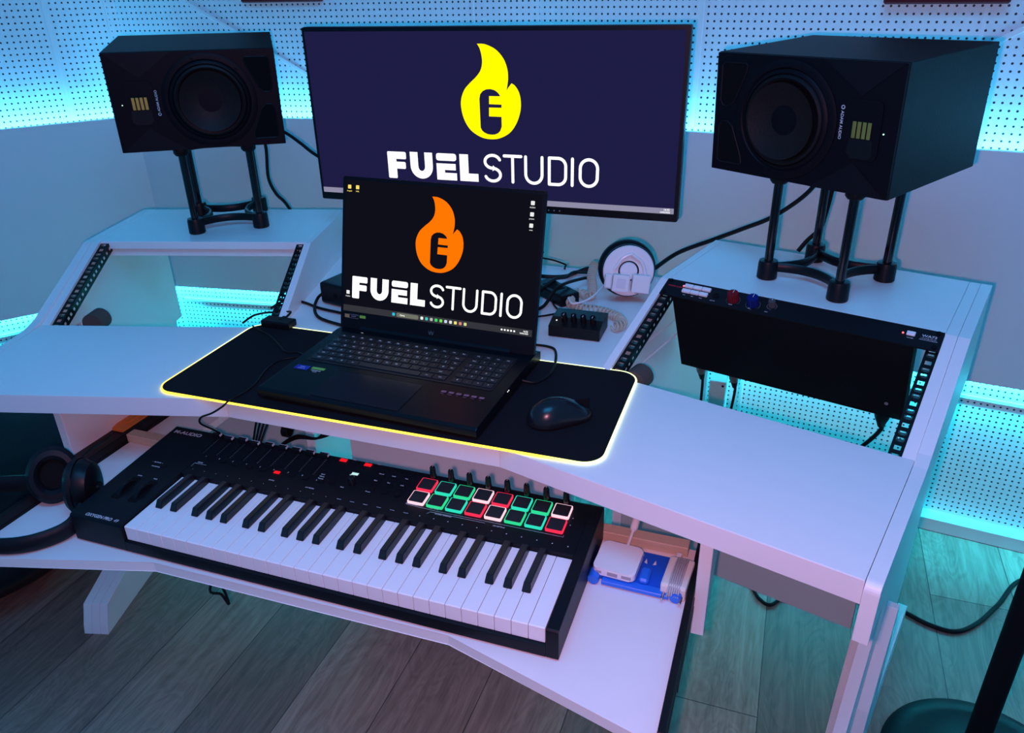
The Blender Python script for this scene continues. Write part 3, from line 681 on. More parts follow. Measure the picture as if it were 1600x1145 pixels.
# ------------------------------------------------------------------ studio speakers
def speaker(name, label, loc, rz, rx, ry, mir):
    t = thing(name, label, 'speaker'); t.matrix_world = T(*loc) @ RZ(rz) @ RX(rx) @ RY(-ry)
    w, h, d = .337/2, .2, .28
    bm = B(); box(bm, -w, w, .004, d, 0, h, bev=.0012); obj('cabinet', bm, BLKM if 0 else BLACKW, t)
    m_ = -1 if mir else 1
    FMs = frame((0, .004, 0), (m_, 0, 0), (0, 0, 1), (0, -1, 0))   # local x mirrored for the right one
    # baffle with chamfered tweeter corners
    outer = [(-w,.0),(w,0),(w,h),(-w,h)]
    bm = B(); prism(bm, [(-w+.001,.001),(w-.001,.001),(w-.001,h-.001),(-w+.001,h-.001)], 0, .004, FMs); baf = obj('baffle', bm, BAFFLE, t)
    # raised facets that run from the tweeter to the woofer
    for yy in ((.199,.150),(.001,.050)):
        bm = B(); flat(bm, [(-w+.004, yy[0]), (-.035, yy[0]), (-.105, yy[1])], FMs, .0050)
        obj('facet', bm, mat('baffle_facet', (.0045,.004,.007), .5, spec=.15), baf)
    wc = (.026, .100)
    bm = B(); lathe(bm, [(.0955,.004),(.0955,.0055),(.090,.0075),(.083,.0075),(.081,.0055),(.079,.0075),(.0745,.0085),(.0735,.006)], FMs @ T(*wc), 56); obj('woofer_frame', bm, BAFFLE, baf, smooth=True)
    bm = B(); lathe(bm, [(.0735,.006),(.0715,.0095),(.0675,.0110),(.0635,.0095),(.0615,.006)], FMs @ T(*wc), 56); obj('surround', bm, RUB, baf, smooth=True)
    bm = B(); lathe(bm, [(.0615,.006),(.050,.0005),(.038,-.004),(.024,-.0075),(.012,-.009),(0,-.0094)], FMs @ T(wc[0], wc[1], .0115), 56)
    obj('woofer_cone', bm, noisy('cone_weave', (.005,.004,.006), (.015,.012,.011), 260, .5, bump=.2, spec=.14), baf, smooth=True)
    for i in range(6):
        a = math.radians(30+60*i+15); bm = B(); cyl(bm, .0028, .0015, FMs @ T(wc[0]+.0865*math.cos(a), wc[1]+.0865*math.sin(a), .0068), seg=12); obj('screw', bm, BLKM, baf)
    # tweeter waveguide
    tc_ = (-.112, .100)
    bm = B()
    o_ = rrect(tc_[0]-.030, tc_[0]+.030, .100-.045, .100+.045, .010, 4)
    prism(bm, o_, .0035, .0060, FMs); obj('waveguide', bm, BAFFLE, baf)
    bm = B(); i_ = rrect(tc_[0]-.017, tc_[0]+.017, .100-.014, .100+.014, .002, 2); o2_ = arc(tc_[0], .100, .0255, .040, 0, 360, 12)[:-1]
    prism(bm, [(tc_[0]-.022,.062),(tc_[0]-.015,.057),(tc_[0]+.012,.057),(tc_[0]+.020,.064),(tc_[0]+.018,.086),(tc_[0]-.020,.086)], .006, .0064, FMs, bev=0)
    obj('waveguide_lip', bm, mat('lip', (.005,.005,.007), .45, spec=.2), baf)
    bm = B(); prism(bm, i_, .0062, .0066, FMs); tw = obj('tweeter_grille', bm, BLKM, baf)
    bm = B()
    for i in range(4): box(bm, tc_[0]-.0158+i*.0082, tc_[0]-.0098+i*.0082, .100-.0125, .100+.0125, .0066, .0075, FMs, bev=.0004)
    obj('tweeter_foil', bm, GOLD, tw, label='gold folded tweeter foil')
    for dx, dy in ((-.026,.038),(.026,.038),(-.026,-.038),(.026,-.038)):
        bm = B(); cyl(bm, .0026, .001, FMs @ T(tc_[0]+dx, .1+dy, .0058), seg=12); obj('screw', bm, BLKM, baf)
    # ports
    for P in ([(.104,.181),(.108,.184),(.150,.184),(.156,.180),(.156,.122),(.150,.113),(.138,.113),(.128,.121),(.107,.168)],
              [(.104,.019),(.108,.016),(.150,.016),(.156,.020),(.156,.078),(.150,.087),(.138,.087),(.128,.079),(.107,.032)]):
        bm = B(); prism(bm, P, .0042, .0046, FMs); po = obj('port', bm, mat('port_dark', (.003,.003,.004), .9, spec=.1), baf)
        cx_ = sum(p[0] for p in P)/len(P); cy_ = sum(p[1] for p in P)/len(P)
        bm = B(); tube(bm, [((FMs @ Vector((p[0], p[1], .0044)))) for p in P+[P[0]]], .0012, 6, 0); obj('port_rim', bm, mat('lip', (.005,.005,.007), .45, spec=.2), po)
    # lettering runs up the baffle, standing upright for a vertical box
    bm = B(); s__ = 'ADAM AUDIO'
    a_ = PI/2 if not mir else -PI/2
    FT = frame((0, .004, 0), (1, 0, 0), (0, 0, 1), (0, -1, 0))
    xo = -.0765 if not mir else .0745
    text(bm, s__, .0068, FT @ T(xo, .104, .0046) @ RZ(a_), .012, 'CENTER')
    stroke(bm, arc(xo-.0022*(1 if not mir else -1), .104-.027*(1 if not mir else -1), .0026, .0026, 60, 400, 12), .0013, FT, d=.0046)
    obj('lettering', bm, PRINT, baf)
    bm = B(); cyl(bm, .0011, .0012, FMs @ T(-.147, .098, .004), seg=10); obj('status_light', bm, emit('led_green_white', (.5,1.,.75), 2.), baf)
    return t
speaker('studio_speaker', 'left black studio speaker lying sideways, gold tweeter on its left', (-.6032,.5327,1.0823), .6289, .0603, -.0104, False)
speaker('studio_speaker', 'right black studio speaker lying sideways, gold tweeter on its right', (.607,.5225,1.0834), -.5652, .0410, .0084, True)

# ------------------------------------------------------------------ isolation stands
def stand(label, pts, zt_f, zt_b):
    """pts: front-left, front-right, back-left, back-right feet (xy)"""
    cx = sum(p[0] for p in pts)/4; cy = sum(p[1] for p in pts)/4
    t = thing('speaker_stand', label, 'speaker stand', (cx, cy, ZS))
    L_ = [Vector((p[0]-cx, p[1]-cy, 0)) for p in pts]
    for i, p in enumerate(L_):
        top = (zt_f if i < 2 else zt_b)-ZS
        bm = B(); lathe(bm, [(0,0.0003),(.0175,.0003),(.0188,.002),(.0182,.029),(.0168,.035),(.0105,.036),(0,.036)], T(*p), 28); f_ = obj('foot', bm, BLK, t, smooth=True)
        bm = B(); cyl(bm, .0082, top-.050, T(p.x, p.y, .028), 20); obj('tube', bm, BLKG, t, smooth=True)
        bm = B(); lathe(bm, [(0,top-.024),(.0125,top-.024),(.0165,top-.019),(.0170,top-.009),(.0150,top-.0008),(0,top-.0008)], T(*p), 24); obj('top_isolator', bm, RUB, t, smooth=True)
    # curved base frame between the feet
    ctr = Vector((0,0,0))
    def bow(a, b_, z, k):
        m__ = (a+b_)/2; q = m__.lerp(ctr, k); return [a*(1-t)*(1-t)+q*2*t*(1-t)+b_*t*t+Vector((0,0,z)) for t in [i/12 for i in range(13)]]
    bm = B()
    for a, b_ in ((0,1),(2,3),(0,2),(1,3)): tube(bm, bow(L_[a], L_[b_], .022, .85), .0048, 10, 0, flat=1.9)
    obj('base_frame', bm, BLK, t, smooth=True)
    bm = B()
    zt_ = (zt_f+zt_b)/2-ZS-.017
    for a, b_ in ((0,1),(2,3),(0,2),(1,3)): tube(bm, bow(L_[a], L_[b_], (zt_f if b_ == 1 else zt_b if a == 2 else (zt_f+zt_b)/2)-ZS-.012, .8), .0045, 8, 0)
    obj('top_frame', bm, BLK, t, smooth=True)
stand('black four-post isolation stand under the left speaker', [(-.699,.560),(-.581,.645),(-.790,.683),(-.672,.768)], 1.0815, 1.0880)
stand('black four-post isolation stand under the right speaker', [(.587,.622),(.712,.540),(.672,.752),(.797,.670)], 1.0835, 1.0880)

# ------------------------------------------------------------------ midi keyboard
kx, ky, kr = -.3995, -.1716, .0075
kbd = thing('midi_keyboard', 'black 49-key MIDI keyboard with lit drum pads on the pull-out tray', 'keyboard', (kx, ky, ZT+.0004), (0, 0, kr))
KL, KW = .2546, .805
HF, HB = .052, .0678
def ktop(v): return HF+(HB-HF)*v/KL
ka = math.atan2(HB-HF, KL)
KT = frame((0, 0, HF), (1,0,0), (0, math.cos(ka), math.sin(ka)), (0, -math.sin(ka), math.cos(ka)))  # x, y on the panel, z up
wx0, wx1, wy1 = .1035, .7865, .1385
side = [(.0,.003),(0,HF-.003),(.003,HF),(KL-.003,HB),(KL,HB-.003),(KL,.003)]
YZ = lambda x: frame((x,0,0), (0,1,0), (0,0,1), (1,0,0))
BODYM = noisy('midi_body', (.003,.0035,.006), (.005,.006,.009), 500, .45, spec=.2)
bm = B(); prism(bm, side, 0, wx0-.001, YZ(0), bev=.0012); obj('left_cheek', bm, BODYM, kbd)
bm = B(); prism(bm, side, wx1+.001, KW, YZ(0), bev=.0012); obj('right_cheek', bm, BODYM, kbd)
bm = B(); prism(bm, [(wy1, .003), (wy1, ktop(wy1)-.0005), (KL-.003, HB), (KL, HB-.003), (KL, .003)], wx0-.001, wx1+.001, YZ(0), bev=.0006); panel = obj('control_panel', bm, BODYM, kbd)
bm = B(); prism(bm, [(0,.003),(0,.0212),(.006,.0228),(.010,.0228),(.010,.010),(wy1,.010),(wy1,.003)], wx0-.001, wx1+.001, YZ(0), bev=.0008); obj('front_rail', bm, BODYM, kbd)
# white keys
nW = 29; pw = (wx1-wx0-.001)/nW
zk = ktop(0)-.0035
for i in range(nW):
    a = wx0+.0005+i*pw; note = i % 7
    bm = B(); fx = .0045
    prism(bm, [(fx, .0234), (fx, zk-.0010), (fx+.0015, zk), (wy1-.001, zk+.0042), (wy1-.001, .0234)], a+.0004, a+pw-.0004, YZ(0), bev=.0005)
    obj('white_key', bm, WKEY, kbd)
offs = {0: -.0025, 1: .0025, 3: -.0035, 4: 0., 5: .0035}
for i in range(nW-1):
    n_ = i % 7
    if n_ in offs:
        c_ = wx0+.0005+(i+1)*pw+offs[n_]
        bm = B()
        bw = .0066; tw_ = .0050
        y0, y1_ = .0560, wy1-.0012
        zb = zk+.0016; zt_ = zb+.0125
        v = [(c_-bw,y0,zb),(c_+bw,y0,zb),(c_+bw,y1_,zb+.001),(c_-bw,y1_,zb+.001),(c_-tw_,y0+.0065,zt_),(c_+tw_,y0+.0065,zt_),(c_+tw_,y1_,zt_+.001),(c_-tw_,y1_,zt_+.001)]
        vs = [bm.verts.new(q) for q in v]
        for q in ((0,1,2,3),(4,5,6,7),(0,1,5,4),(1,2,6,5),(2,3,7,6),(3,0,4,7)): bm.faces.new([vs[j] for j in q])
        bmesh.ops.bevel(bm, geom=bm.edges[:], offset=.0009, segments=2, affect='EDGES')
        obj('black_key', bm, BKEY, kbd)
# pads
padc = {'r': emit('pad_red', (1.,.03,.09), 1.1), 'g': emit('pad_green', (.03,.75,.32), 1.), 'c': emit('pad_cyan', (.03,.78,.55), 1.), 'w': emit('pad_pink_white', (1.,.62,.72), 1.2)}
toprow = 'rcgwrcgw'; botrow = 'wgcrwgcr'
PADT = mat('pad_rubber', (.012,.010,.014), .6)
for r_, rowc in ((0, toprow), (1, botrow)):
    for i, ch in enumerate(rowc):
        x = .5213+i*.0322; y = (.2235 if r_ == 0 else .1905)-.0012
        bm = B(); prism(bm, rrect(x-.0138, x+.0138, y-.0142, y+.0142, .0022, 3), .0, .0042, KT); p_ = obj('drum_pad', bm, padc[ch], panel, label={'r':'glowing red pad rim','g':'glowing green pad rim','c':'glowing cyan-green pad rim','w':'glowing pinkish white pad rim'}[ch])
        bm = B(); prism(bm, rrect(x-.0122, x+.0122, y-.0124, y+.0124, .0018, 3), .0043, .0052, KT, bev=.0003); obj('pad_top', bm, PADT, p_)
# knobs
for i in range(8):
    x = .5213+i*.0322; y = .2462
    bm = B(); lathe(bm, [(0,0),(.0062,0),(.0062,.004),(.0050,.006),(.0046,.0195),(.0036,.0215),(0,.0218)], KT @ T(x, y, .0002), 20); kn = obj('knob', bm, BLKG, panel, smooth=True)
    bm = B(); box(bm, x-.0004, x+.0004, y-.0005, y+.0042, .0219, .0223, KT); obj('pointer', bm, PRINT, kn)
# nine faders
for i in range(9):
    x = .0985+i*.0276
    bm = B(); box(bm, x-.0011, x+.0011, .197, .243, -.0002, .0002, KT); sl = obj('fader_slot', bm, BLKM, panel)
    yy = .2435-(.0035 if i in (1, 3) else .0)
    bm = B(); prism(bm, [(-.0042,0),(.0042,0),(.0034,.0085),(-.0034,.0085)], x-.0085, x+.0085, KT @ T(0, yy, .0005) @ frame((0,0,0),(0,1,0),(0,0,1),(1,0,0)), bev=.0006); obj('fader_cap', bm, BLKG, panel)
    bm = B(); box(bm, x-.0085, x+.0085, yy+.0025, yy+.0033, .0090, .0094, KT); box(bm, x+.0080, x+.0088, yy-.0035, yy+.0033, .0055, .0094, KT)
    obj('cap_edge', bm, PRINT, panel)
    bm = B()
    for q in range(11): box(bm, x+.0042, x+.0062, .198+q*.004, .1984+q*.004, .0002, .0004, KT)
    obj('scale_marks', bm, PRINTD, sl)
    bm = B(); box(bm, x+.026-.0055, x+.026+.0055, .1845-.0032, .1845+.0032, 0, .0016, KT, bev=.0005)
    lit = (i == 5)
    obj('button', bm, emit('lit_red', (.95,.01,.02), 1.) if lit else BLK, panel, label='glowing red button' if lit else None)
for x, y, lit in ((.3543,.2455,1),(.3775,.2455,0),(.4013,.2455,1),(.3640,.1880,0),(.4360,.1890,0),(.4600,.1890,0),(.4360,.2060,0),(.4600,.2060,0),(.4830,.2060,0),(.4360,.2235,0),(.4600,.2235,0),(.4830,.2235,0),(.4360,.2415,0),(.4600,.2415,0),(.4830,.2415,0)):
    bm = B(); box(bm, x-.0065, x+.0065, y-.0036, y+.0036, 0, .0016, KT, bev=.0005)
    obj('button', bm, emit('lit_red', (.95,.01,.02), 1.) if lit else BLK, panel, label='glowing red button' if lit else None)
bm = B(); cyl(bm, .0062, .0014, KT @ T(.4830, .1890, 0), 20); obj('button', bm, BLK, panel)
bm = B(); box(bm, .3820, .4020, .2110, .2215, .0001, .0006, KT); dsp = obj('display', bm, BLKG, panel)
bm = B(); box(bm, .3860, .3980, .2145, .2205, .0006, .0008, KT); text(bm, 'VIP 1', .0035, KT @ T(.3845, .2118, .0009), .01); obj('display_text', bm, emit('oled', (.55,.85,.9), 1.), dsp, label='bright pale cyan readout')
bm = B(); lathe(bm, [(0,0),(.0062,0),(.0058,.013),(.0048,.0145),(0,.0146)], KT @ T(.4000, .1935, 0), 24); obj('encoder', bm, BLKG, panel, smooth=True)
# printed legends
bm = B()
text(bm, 'M-AUDIO', .0120, KT @ T(.0075, .2345, .0003), .02, sx=1.15); text(bm, 'OXYGEN PRO', .0088, KT @ T(.0270, .0050, .0003), .02, sx=.92, shear=.1); text(bm, '49', .0088, KT @ T(.0830, .0050, .0003), 0, sx=.92, shear=.1)
for i in range(8): text(bm, '%d' % (i+1), .0042, KT @ T(.115+i*.0276, .1885, .0003), 0, 'CENTER')
for i, s_ in enumerate(['Loop','Stop','Rec','Play']): text(bm, s_, .0038, KT @ T(.345+i*.0235, .2515, .0003), .01)
for i, s_ in enumerate(['Bank','Metro','Tempo','Latch']): text(bm, s_, .0036, KT @ T(.337, .2010-i*.0055, .0003), .01)
for x, y, s_ in ((.430,.2290,'Chord'),(.454,.2290,'Scale'),(.478,.2290,'Arp'),(.430,.2110,'Back'),(.454,.2110,'Oct'),(.478,.2110,'Shift'),(.430,.1815,'Preset'),(.385,.1800,'Push'),(.5060,.1735,'NOTE REPEAT'),(.5450,.1735,'FULL LEVEL'),(.765,.2120,'>'),(.765,.1960,'>')):
    text(bm, s_, .0045 if s_ == '>' else .0034, KT @ T(x, y, .0003), .01)
stroke(bm, [(.507,.1725),(.560,.1700),(.763,.1700),(.763,.1735)], .0005, KT, d=.0003)
stroke(bm, [(.548,.1610),(.552,.1660),(.642,.1660)], .0005, KT, d=.0003)
text(bm, 'GLOBAL CHANNEL', .0032, KT @ T(.560, .1632, .0003), .01); text(bm, 'ARP SETTING', .0032, KT @ T(.655, .1632, .0003), .01)
text(bm, 'MODE', .0034, KT @ T(.112, .1705, .0003), .01); text(bm, 'ARP MODE', .0032, KT @ T(.330, .1632, .0003), .01); text(bm, 'SWING', .0032, KT @ T(.260, .1632, .0003), .01)
stroke(bm, [(.108,.1590),(.108,.1680),(.132,.1680)], .0005, KT, d=.0003)
for i in range(29):
    x = wx0+pw*(i+.55); 
    if i < 12: flat(bm, rrect(x-.0007, x+.0007, .1520, .1534, .0004, 1), KT, .0003)
    elif i < 18: flat(bm, rrect(x-.004, x+.004, .1526, .1534, .0002, 1), KT, .0003)
    else: flat(bm, rrect(x-.0009, x+.0009, .1520, .1538, .0004, 1), KT, .0003)
for x, s_ in ((.045,'PITCH'),(.077,'MOD')): text(bm, s_, .0032, KT @ T(x-.004, .1110, .0003), .01, 'CENTER')
text(bm, '-  OCTAVE  +', .0036, KT @ T(.034, .1500, .0003), .01); text(bm, 'TRANSPOSE', .0032, KT @ T(.040, .1395, .0003), .01)
obj('printed_legends', bm, PRINT, kbd)
for x in (.0385, .0540):
    bm = B(); box(bm, x, x+.0125, .1425, .1478, 0, .0014, KT, bev=.0005); obj('button', bm, BLK, kbd)
for x in (.0415, .0755):
    bm = B(); prism(bm, rrect(x-.0085, x+.0085, .052, .107, .003), -.0002, .0003, KT); wl_ = obj('wheel_slot', bm, BLKM, kbd)
    bm = B(); cyl(bm, .0255, .009, KT @ T(x-.0045, .0795, -.0165) @ RY(PI/2), 40, bev=.001); obj('wheel', bm, BLK, kbd, smooth=True)
for x, y in ((.03,.02),(.775,.02),(.03,.235),(.775,.235)):
    bm = B(); cyl(bm, .008, .0032, T(x, y, 0), 16); obj('rubber_foot', bm, RUB, kbd)

# ------------------------------------------------------------------ rack preamp in the right bay
dn = (wing(1,0,DD,ZD)-wing(1,0,DD+SS,ZS)).normalized(); ex = Vector((ct,-st,0)); nn = ex.cross(dn); 
if nn.z < 0: nn = -nn
PM = frame(wing(1, UR0, DD+SS, ZS) + nn*.0005, ex, tuple(-dn), tuple(nn))   # x from left, y up the slope, z out of the panel
pre = thing('rack_preamp', 'black one-unit rack preamp with red, blue and grey knobs in the right rack bay', 'rack unit')
pre.matrix_world = PM
bm = B(); prism(bm, rrect(.0006, .4820, -.0460, -.0022, .001), -.0014, .0014, bev=.0003); fp = obj('front_panel', bm, mat('preamp_face', (.006,.007,.010), .45, spec=.2), pre)
bm = B(); box(bm, .026, .446, -.0445, -.0030, -.192, -.0015, bev=.0008); body = obj('body', bm, BLKM, pre)
bm = B(); cyl(bm, .0032, .0012, T(.418, -.0446, -.155) @ RX(PI/2), 14); obj('screw', bm, mat('screw_grey', (.2,.2,.2), .5), body)
for (x, y, r_, h_, c_, nm) in ((.1385,-.026,.0100,.018,(.16,.006,.012),'dark red knob'),(.1755,-.027,.0105,.018,(.006,.012,.13),'dark blue knob'),(.2080,-.0215,.0062,.014,(.07,.07,.075),'small grey knob')):
    bm = B(); n_ = 16; prof = []
    for j in range(n_*2):
        rr_ = r_ if j % 2 else r_*.90; a = PI*j/n_; prof.append((x+rr_*math.cos(a), y+rr_*math.sin(a)))
    prism(bm, prof, .0018, .0018+h_, bev=0); kn = obj('knob', bm, mat('k'+nm, c_, .25), fp, label=nm)
    bm = B(); box(bm, x-.0005, x+.0005, y+.001, y+r_*.85, .0018+h_, .0021+h_); obj('pointer', bm, PRINT, kn)
    bm = B()
    for j in range(21):
        a = math.radians(-120+j*15+90); 
        flat(bm, [(x+math.cos(a)*(r_+.0022)+dx, y-math.sin(a)*-(r_+.0022)+dy) for dx, dy in ((-.0005,-.0005),(.0005,-.0005),(.0005,.0005),(-.0005,.0005))], ID, .0017)
    obj('knob_scale', bm, PRINTD, fp)
for (x0, x1, y) in ((.040, .092, -.0155), (.040, .091, -.0290)):
    n_ = 3
    for j in range(n_):
        wd = (x1-x0)/n_; bm = B(); box(bm, x0+j*wd+.0004, x0+(j+1)*wd-.0004, y-.0042, y+.0042, .0015, .0065, bev=.0008); obj('push_button', bm, WPL, fp, label='white push button')
bm = B(); box(bm, .4290, .4420, -.0250, -.0165, .0015, .0055, bev=.0008); obj('power_button', bm, WPL, fp, label='white power button')
bm = B(); cyl(bm, .0016, .0012, T(.0375, -.0155, .0014), 12); cyl(bm, .0016, .0012, T(.4235, -.0208, .0014), 12); obj('status_light', bm, emit('red_led', (1.,.12,.15), 2.5), fp, label='glowing red light')
bm = B(); cyl(bm, .0062, .0015, T(.1045, -.0235, .0014), 24); obj('jack', bm, BLKM, fp)
bm = B(); text(bm, 'WARM AUDIO', .0048, T(.0080, -.0215, .0016), .02); obj('brand_text', bm, mat('red_print', (.50,.02,.03), .5), fp)
bm = B(); text(bm, 'WA73', .0075, T(.4515, -.0205, .0016), .02, sx=1.1); text(bm, '1 CHANNEL BRITISH', .0026, T(.4500, -.0245, .0016)); text(bm, 'MICROPHONE PREAMP', .0026, T(.4490, -.0280, .0016))
for x, s_ in ((.045,'MIC'),(.061,'48V'),(.077,'PAD'),(.098,'INST IN'),(.170,'EQ'),(.134,'GAIN'),(.2,'OUT'),(.431,'POWER')): text(bm, s_, .0028, T(x, -.0385 if x < .4 else -.0300, .0016), .01)
obj('printed_text', bm, PRINT, fp)
for x in (.0085, .4740):
    bm = B(); cyl(bm, .0042, .0022, T(x, -.0070, .0014), 16, bev=.0006); obj('rack_screw', bm, BLKM, fp)
    bm = B(); cyl(bm, .0042, .0022, T(x, -.0400, .0014), 16, bev=.0006); obj('rack_screw', bm, BLKM, fp)
# leads plugged in the rear of the preamp
def lead(name, label, start, end_pts, plugm, grp, r=.0030, body_r=.0092):
    t = thing(name, label, 'cable', tuple(start), group=None)
    d = -nn; bm = B(); Mx_ = d.to_track_quat('Z', 'Y').to_matrix().to_4x4()
    lathe(bm, [(0,0.0005),(body_r,0.0005),(body_r*1.05,.018),(body_r*.9,.026),(0,.026)], Mx_, 20); obj('connector', bm, plugm, t, smooth=True)
    bm = B(); lathe(bm, [(0,.0262),(body_r*.85,.0262),(body_r*.5,.046),(0,.047)], Mx_, 16); obj('strain_relief', bm, RUB, t, smooth=True)
    bm = B(); p0 = d*.040; tube(bm, [p0, d*.06]+[Vector(p)-Vector(start) for p in end_pts], r, 8, 8); obj('cord', bm, RUB, t, smooth=True)
XM = mat('xlr_body', (.20,.17,.17), .4, .6)
def bp(x): return PM @ Vector((x, -.030, -.192))
lead('audio_lead', 'black lead with grey connector under the preamp, leftmost of its two', bp(.062), [bp(.070)+Vector((0,.03,-.16)), bp(.08)+Vector((.0,.05,-.30)), bp(.1)+Vector((.0,.06,-.45))], XM, 'x')
lead('audio_lead', 'black lead with grey connector under the preamp, in front of the small wall box', bp(.132), [bp(.132)+Vector((0,.03,-.15)), bp(.13)+Vector((0,.05,-.30)), bp(.12)+Vector((.0,.06,-.45))], XM, 'x')
lead('power_lead', 'black mains plug and lead at the right rear of the preamp', bp(.412), [bp(.40)+Vector((-.01,.02,-.10)), bp(.34)+Vector((-.02,.03,-.20)), bp(.25)+Vector((-.0,.05,-.40))], RUB, 'x', .0040, .0125)

# ------------------------------------------------------------------ small gear on the desk
amp = thing('headphone_amp', 'small black four-knob headphone amplifier box on the desk behind the mat', 'audio box', (.1995, .4565, ZD+.0015), (0, 0, math.radians(1)))
bm = B(); prism(bm, [(0,0),(0,.022),(.030,.030),(.074,.030),(.074,0)], 0, .102, frame((0,0,0), (0,1,0), (0,0,1), (1,0,0)), bev=.001); ab = obj('case', bm, BLK, amp)
bm = B()
for x in (.01, .092):
    for y in (.01, .064): cyl(bm, .004, .0016, T(x, y, -.0013), 12)
obj('rubber_foot', bm, RUB, amp)
for i in range(4):
    x = .027+i*.0190
    bm = B(); cyl(bm, .0062, .017, T(x, .022, .0265) @ RX(.35), 20, r2=.0054); kn = obj('knob', bm, BLKG, amp, smooth=True)
    bm = B(); box(bm, x-.0006, x+.0006, .010, .018, .0425, .0432); obj('pointer', bm, PRINT, kn)
bm = B(); cyl(bm, .0013, .001, T(.012, .018, .0268), 10); obj('status_light', bm, emit('led_white', (1,1,1), 2.), amp)

ps = thing('audio_interface', 'black rounded box standing on the desk behind the left edge of the laptop', 'audio box', (-.325, .475, ZD+.0005), (0, 0, math.radians(-12)))
bm = B(); box(bm, 0, .15, 0, .11, .002, .050, bev=.008, seg=3); obj('case', bm, BLK, ps)
bm = B(); cyl(bm, .0055, .001, T(.045, .0, .026) @ RX(PI/2), 16); cyl(bm, .0055, .001, T(.065, .0, .026) @ RX(PI/2), 16); obj('socket', bm, BLKM, ps)
bm = B()
for x in (.02, .13):
    for y in (.02, .09): cyl(bm, .005, .0025, T(x, y, 0), 12)
obj('rubber_foot', bm, RUB, ps)

br = thing('power_brick', 'flat black power adapter lying among cables behind the laptop', 'power adapter', (.155, .655, ZD+.0005), (0, 0, math.radians(-38)))
bm = B(); box(bm, -.055, .055, -.024, .024, 0, .026, bev=.004, seg=2); obj('case', bm, BLK, br)
bm = B(); box(bm, -.03, .02, -.014, .012, .0262, .0265); obj('rating_label', bm, BLKM, br)

reel = thing('cable_reel', 'round black and white cable reel leaning on the desk beside the right rack', 'cable reel', (.302, .700, ZD+.0655))
RM = frame((0,0,0), Vector((.93,-.36,0)).normalized(), Vector((.28,.62,.72)).normalized(), Vector((0.26,-.62,.60)).normalized())
q = Vector((.30,-.92,.16)).normalized(); exr = Vector((.95,.316,0)).normalized(); exr = (exr - q*exr.dot(q)).normalized(); RM = frame((0,0,0), exr, q.cross(exr), q)
bm = B(); lathe(bm, [(0,-.026),(.059,-.026),(.0615,-.022),(.0615,-.012),(.059,-.008),(.052,-.003),(.052,.006),(.0560,.008),(.0565,.014),(.0550,.018),(.030,.018),(0,.018)], RM, 48); obj('drum', bm, BLK, reel, smooth=True)
bm = B(); lathe(bm, [(.022,.0185),(.022,.021),(.052,.021),(.054,.0185)], RM, 48); lathe(bm, [(0,.0225),(.018,.0225),(.019,.0185)], RM, 32); obj('face_disc', bm, WPL, reel, smooth=True, label='white plastic face disc')
bm = B(); tube(bm, [RM @ Vector(p) for p in ((-.030,.006,.026),(-.015,.028,.028),(.004,.037,.028),(.008,.034,.028),(.026,.020,.028),(.034,-.004,.027),(.032,-.02,.026))], .0035, 8, 8); obj('white_cord', bm, WPL, reel, smooth=True)
pa_ = thing('plug_adapter', 'white square plug adapter in front of the reel, left of two', 'plug adapter'); pa_.matrix_world = T(.302,.700,ZD+.0655) @ RM @ T(-.018, -.022, .036) @ RZ(-.12)
bm = B(); box(bm, -.018, .018, -.018, .018, -.011, .011, bev=.003, seg=2); obj('case', bm, WPL, pa_)
bm = B(); prism(bm, rrect(-.010, .009, -.010, .011, .003), .0110, .0118); obj('socket_ring', bm, mat('lilac_plastic', (.70,.68,.74), .4), pa_)
bm = B(); box(bm, -.034, -.019, -.014, .016, -.010, .008, bev=.003); obj('plug_side', bm, WPL, pa_)
pb_ = thing('plug_adapter', 'white square plug adapter in front of the reel, right of two', 'plug adapter'); pb_.matrix_world = T(.302,.700,ZD+.0655) @ RM @ T(.024, -.024, .036) @ RZ(-.12)
bm = B(); box(bm, -.019, .019, -.019, .019, -.011, .011, bev=.003, seg=2); obj('case', bm, WPL, pb_)
bm = B(); box(bm, -.010, .010, -.0215, -.018, -.004, .004); obj('contact', bm, GREYPL, pb_)

# coiled cord: helix around a path
def helix(bm, pts, R, r, turns):
    P = smooth_pts(pts, 10); L = [0.]
    for a, b_ in zip(P[:-1], P[1:]): L.append(L[-1]+(b_-a).length)
    N = turns*14; out = []; prev = None
    for k in range(N+1):
        s = L[-1]*k/N; i = 0
        while i < len(L)-2 and L[i+1] < s: i += 1
        t = (s-L[i])/max(1e-9, L[i+1]-L[i]); p = P[i].lerp(P[i+1], t); d = (P[i+1]-P[i]).normalized()
        a = d.cross(Vector((0,0,1))).normalized(); b2 = a.cross(d)
        an = 2*PI*k/14; out.append(p+a*R*math.cos(an)+b2*R*math.sin(an))
    tube(bm, out, r, 6, 0)
zc = ZD+.013
bm = B(); helix(bm, [(.205,.800,zc+.02),(.212,.745,zc+.012),(.226,.700,zc+.004),(.232,.655,zc),(.205,.668,zc),(.196,.640,zc),(.206,.600,zc),(.232,.585,zc),(.262,.584,zc),(.292,.574,zc),(.318,.556,zc),(.330,.530,zc),(.318,.508,zc)], .0082, .0022, 50)
tag(obj('coiled_cord', bm, BEIGE, smooth=True), 'beige coiled telephone-style cord looping on the desk by the right rack', 'cable')
def cable(name, label, pts, r, m=RUB, grp=None, seg=8, sm=8, cat='cable'):
    bm = B(); tube(bm, pts, r, seg, sm); return tag(obj(name, bm, m, smooth=True), label, cat, grp)
z1 = ZD+.005
cable('white_cable', 'thin white cable looping over the beige coiled cord', [(.262,.86,z1+.02),(.275,.80,z1+.05),(.262,.72,z1+.03),(.244,.62,z1+.02),(.218,.575,z1+.02),(.200,.600,z1+.02)], .0022, WPL)
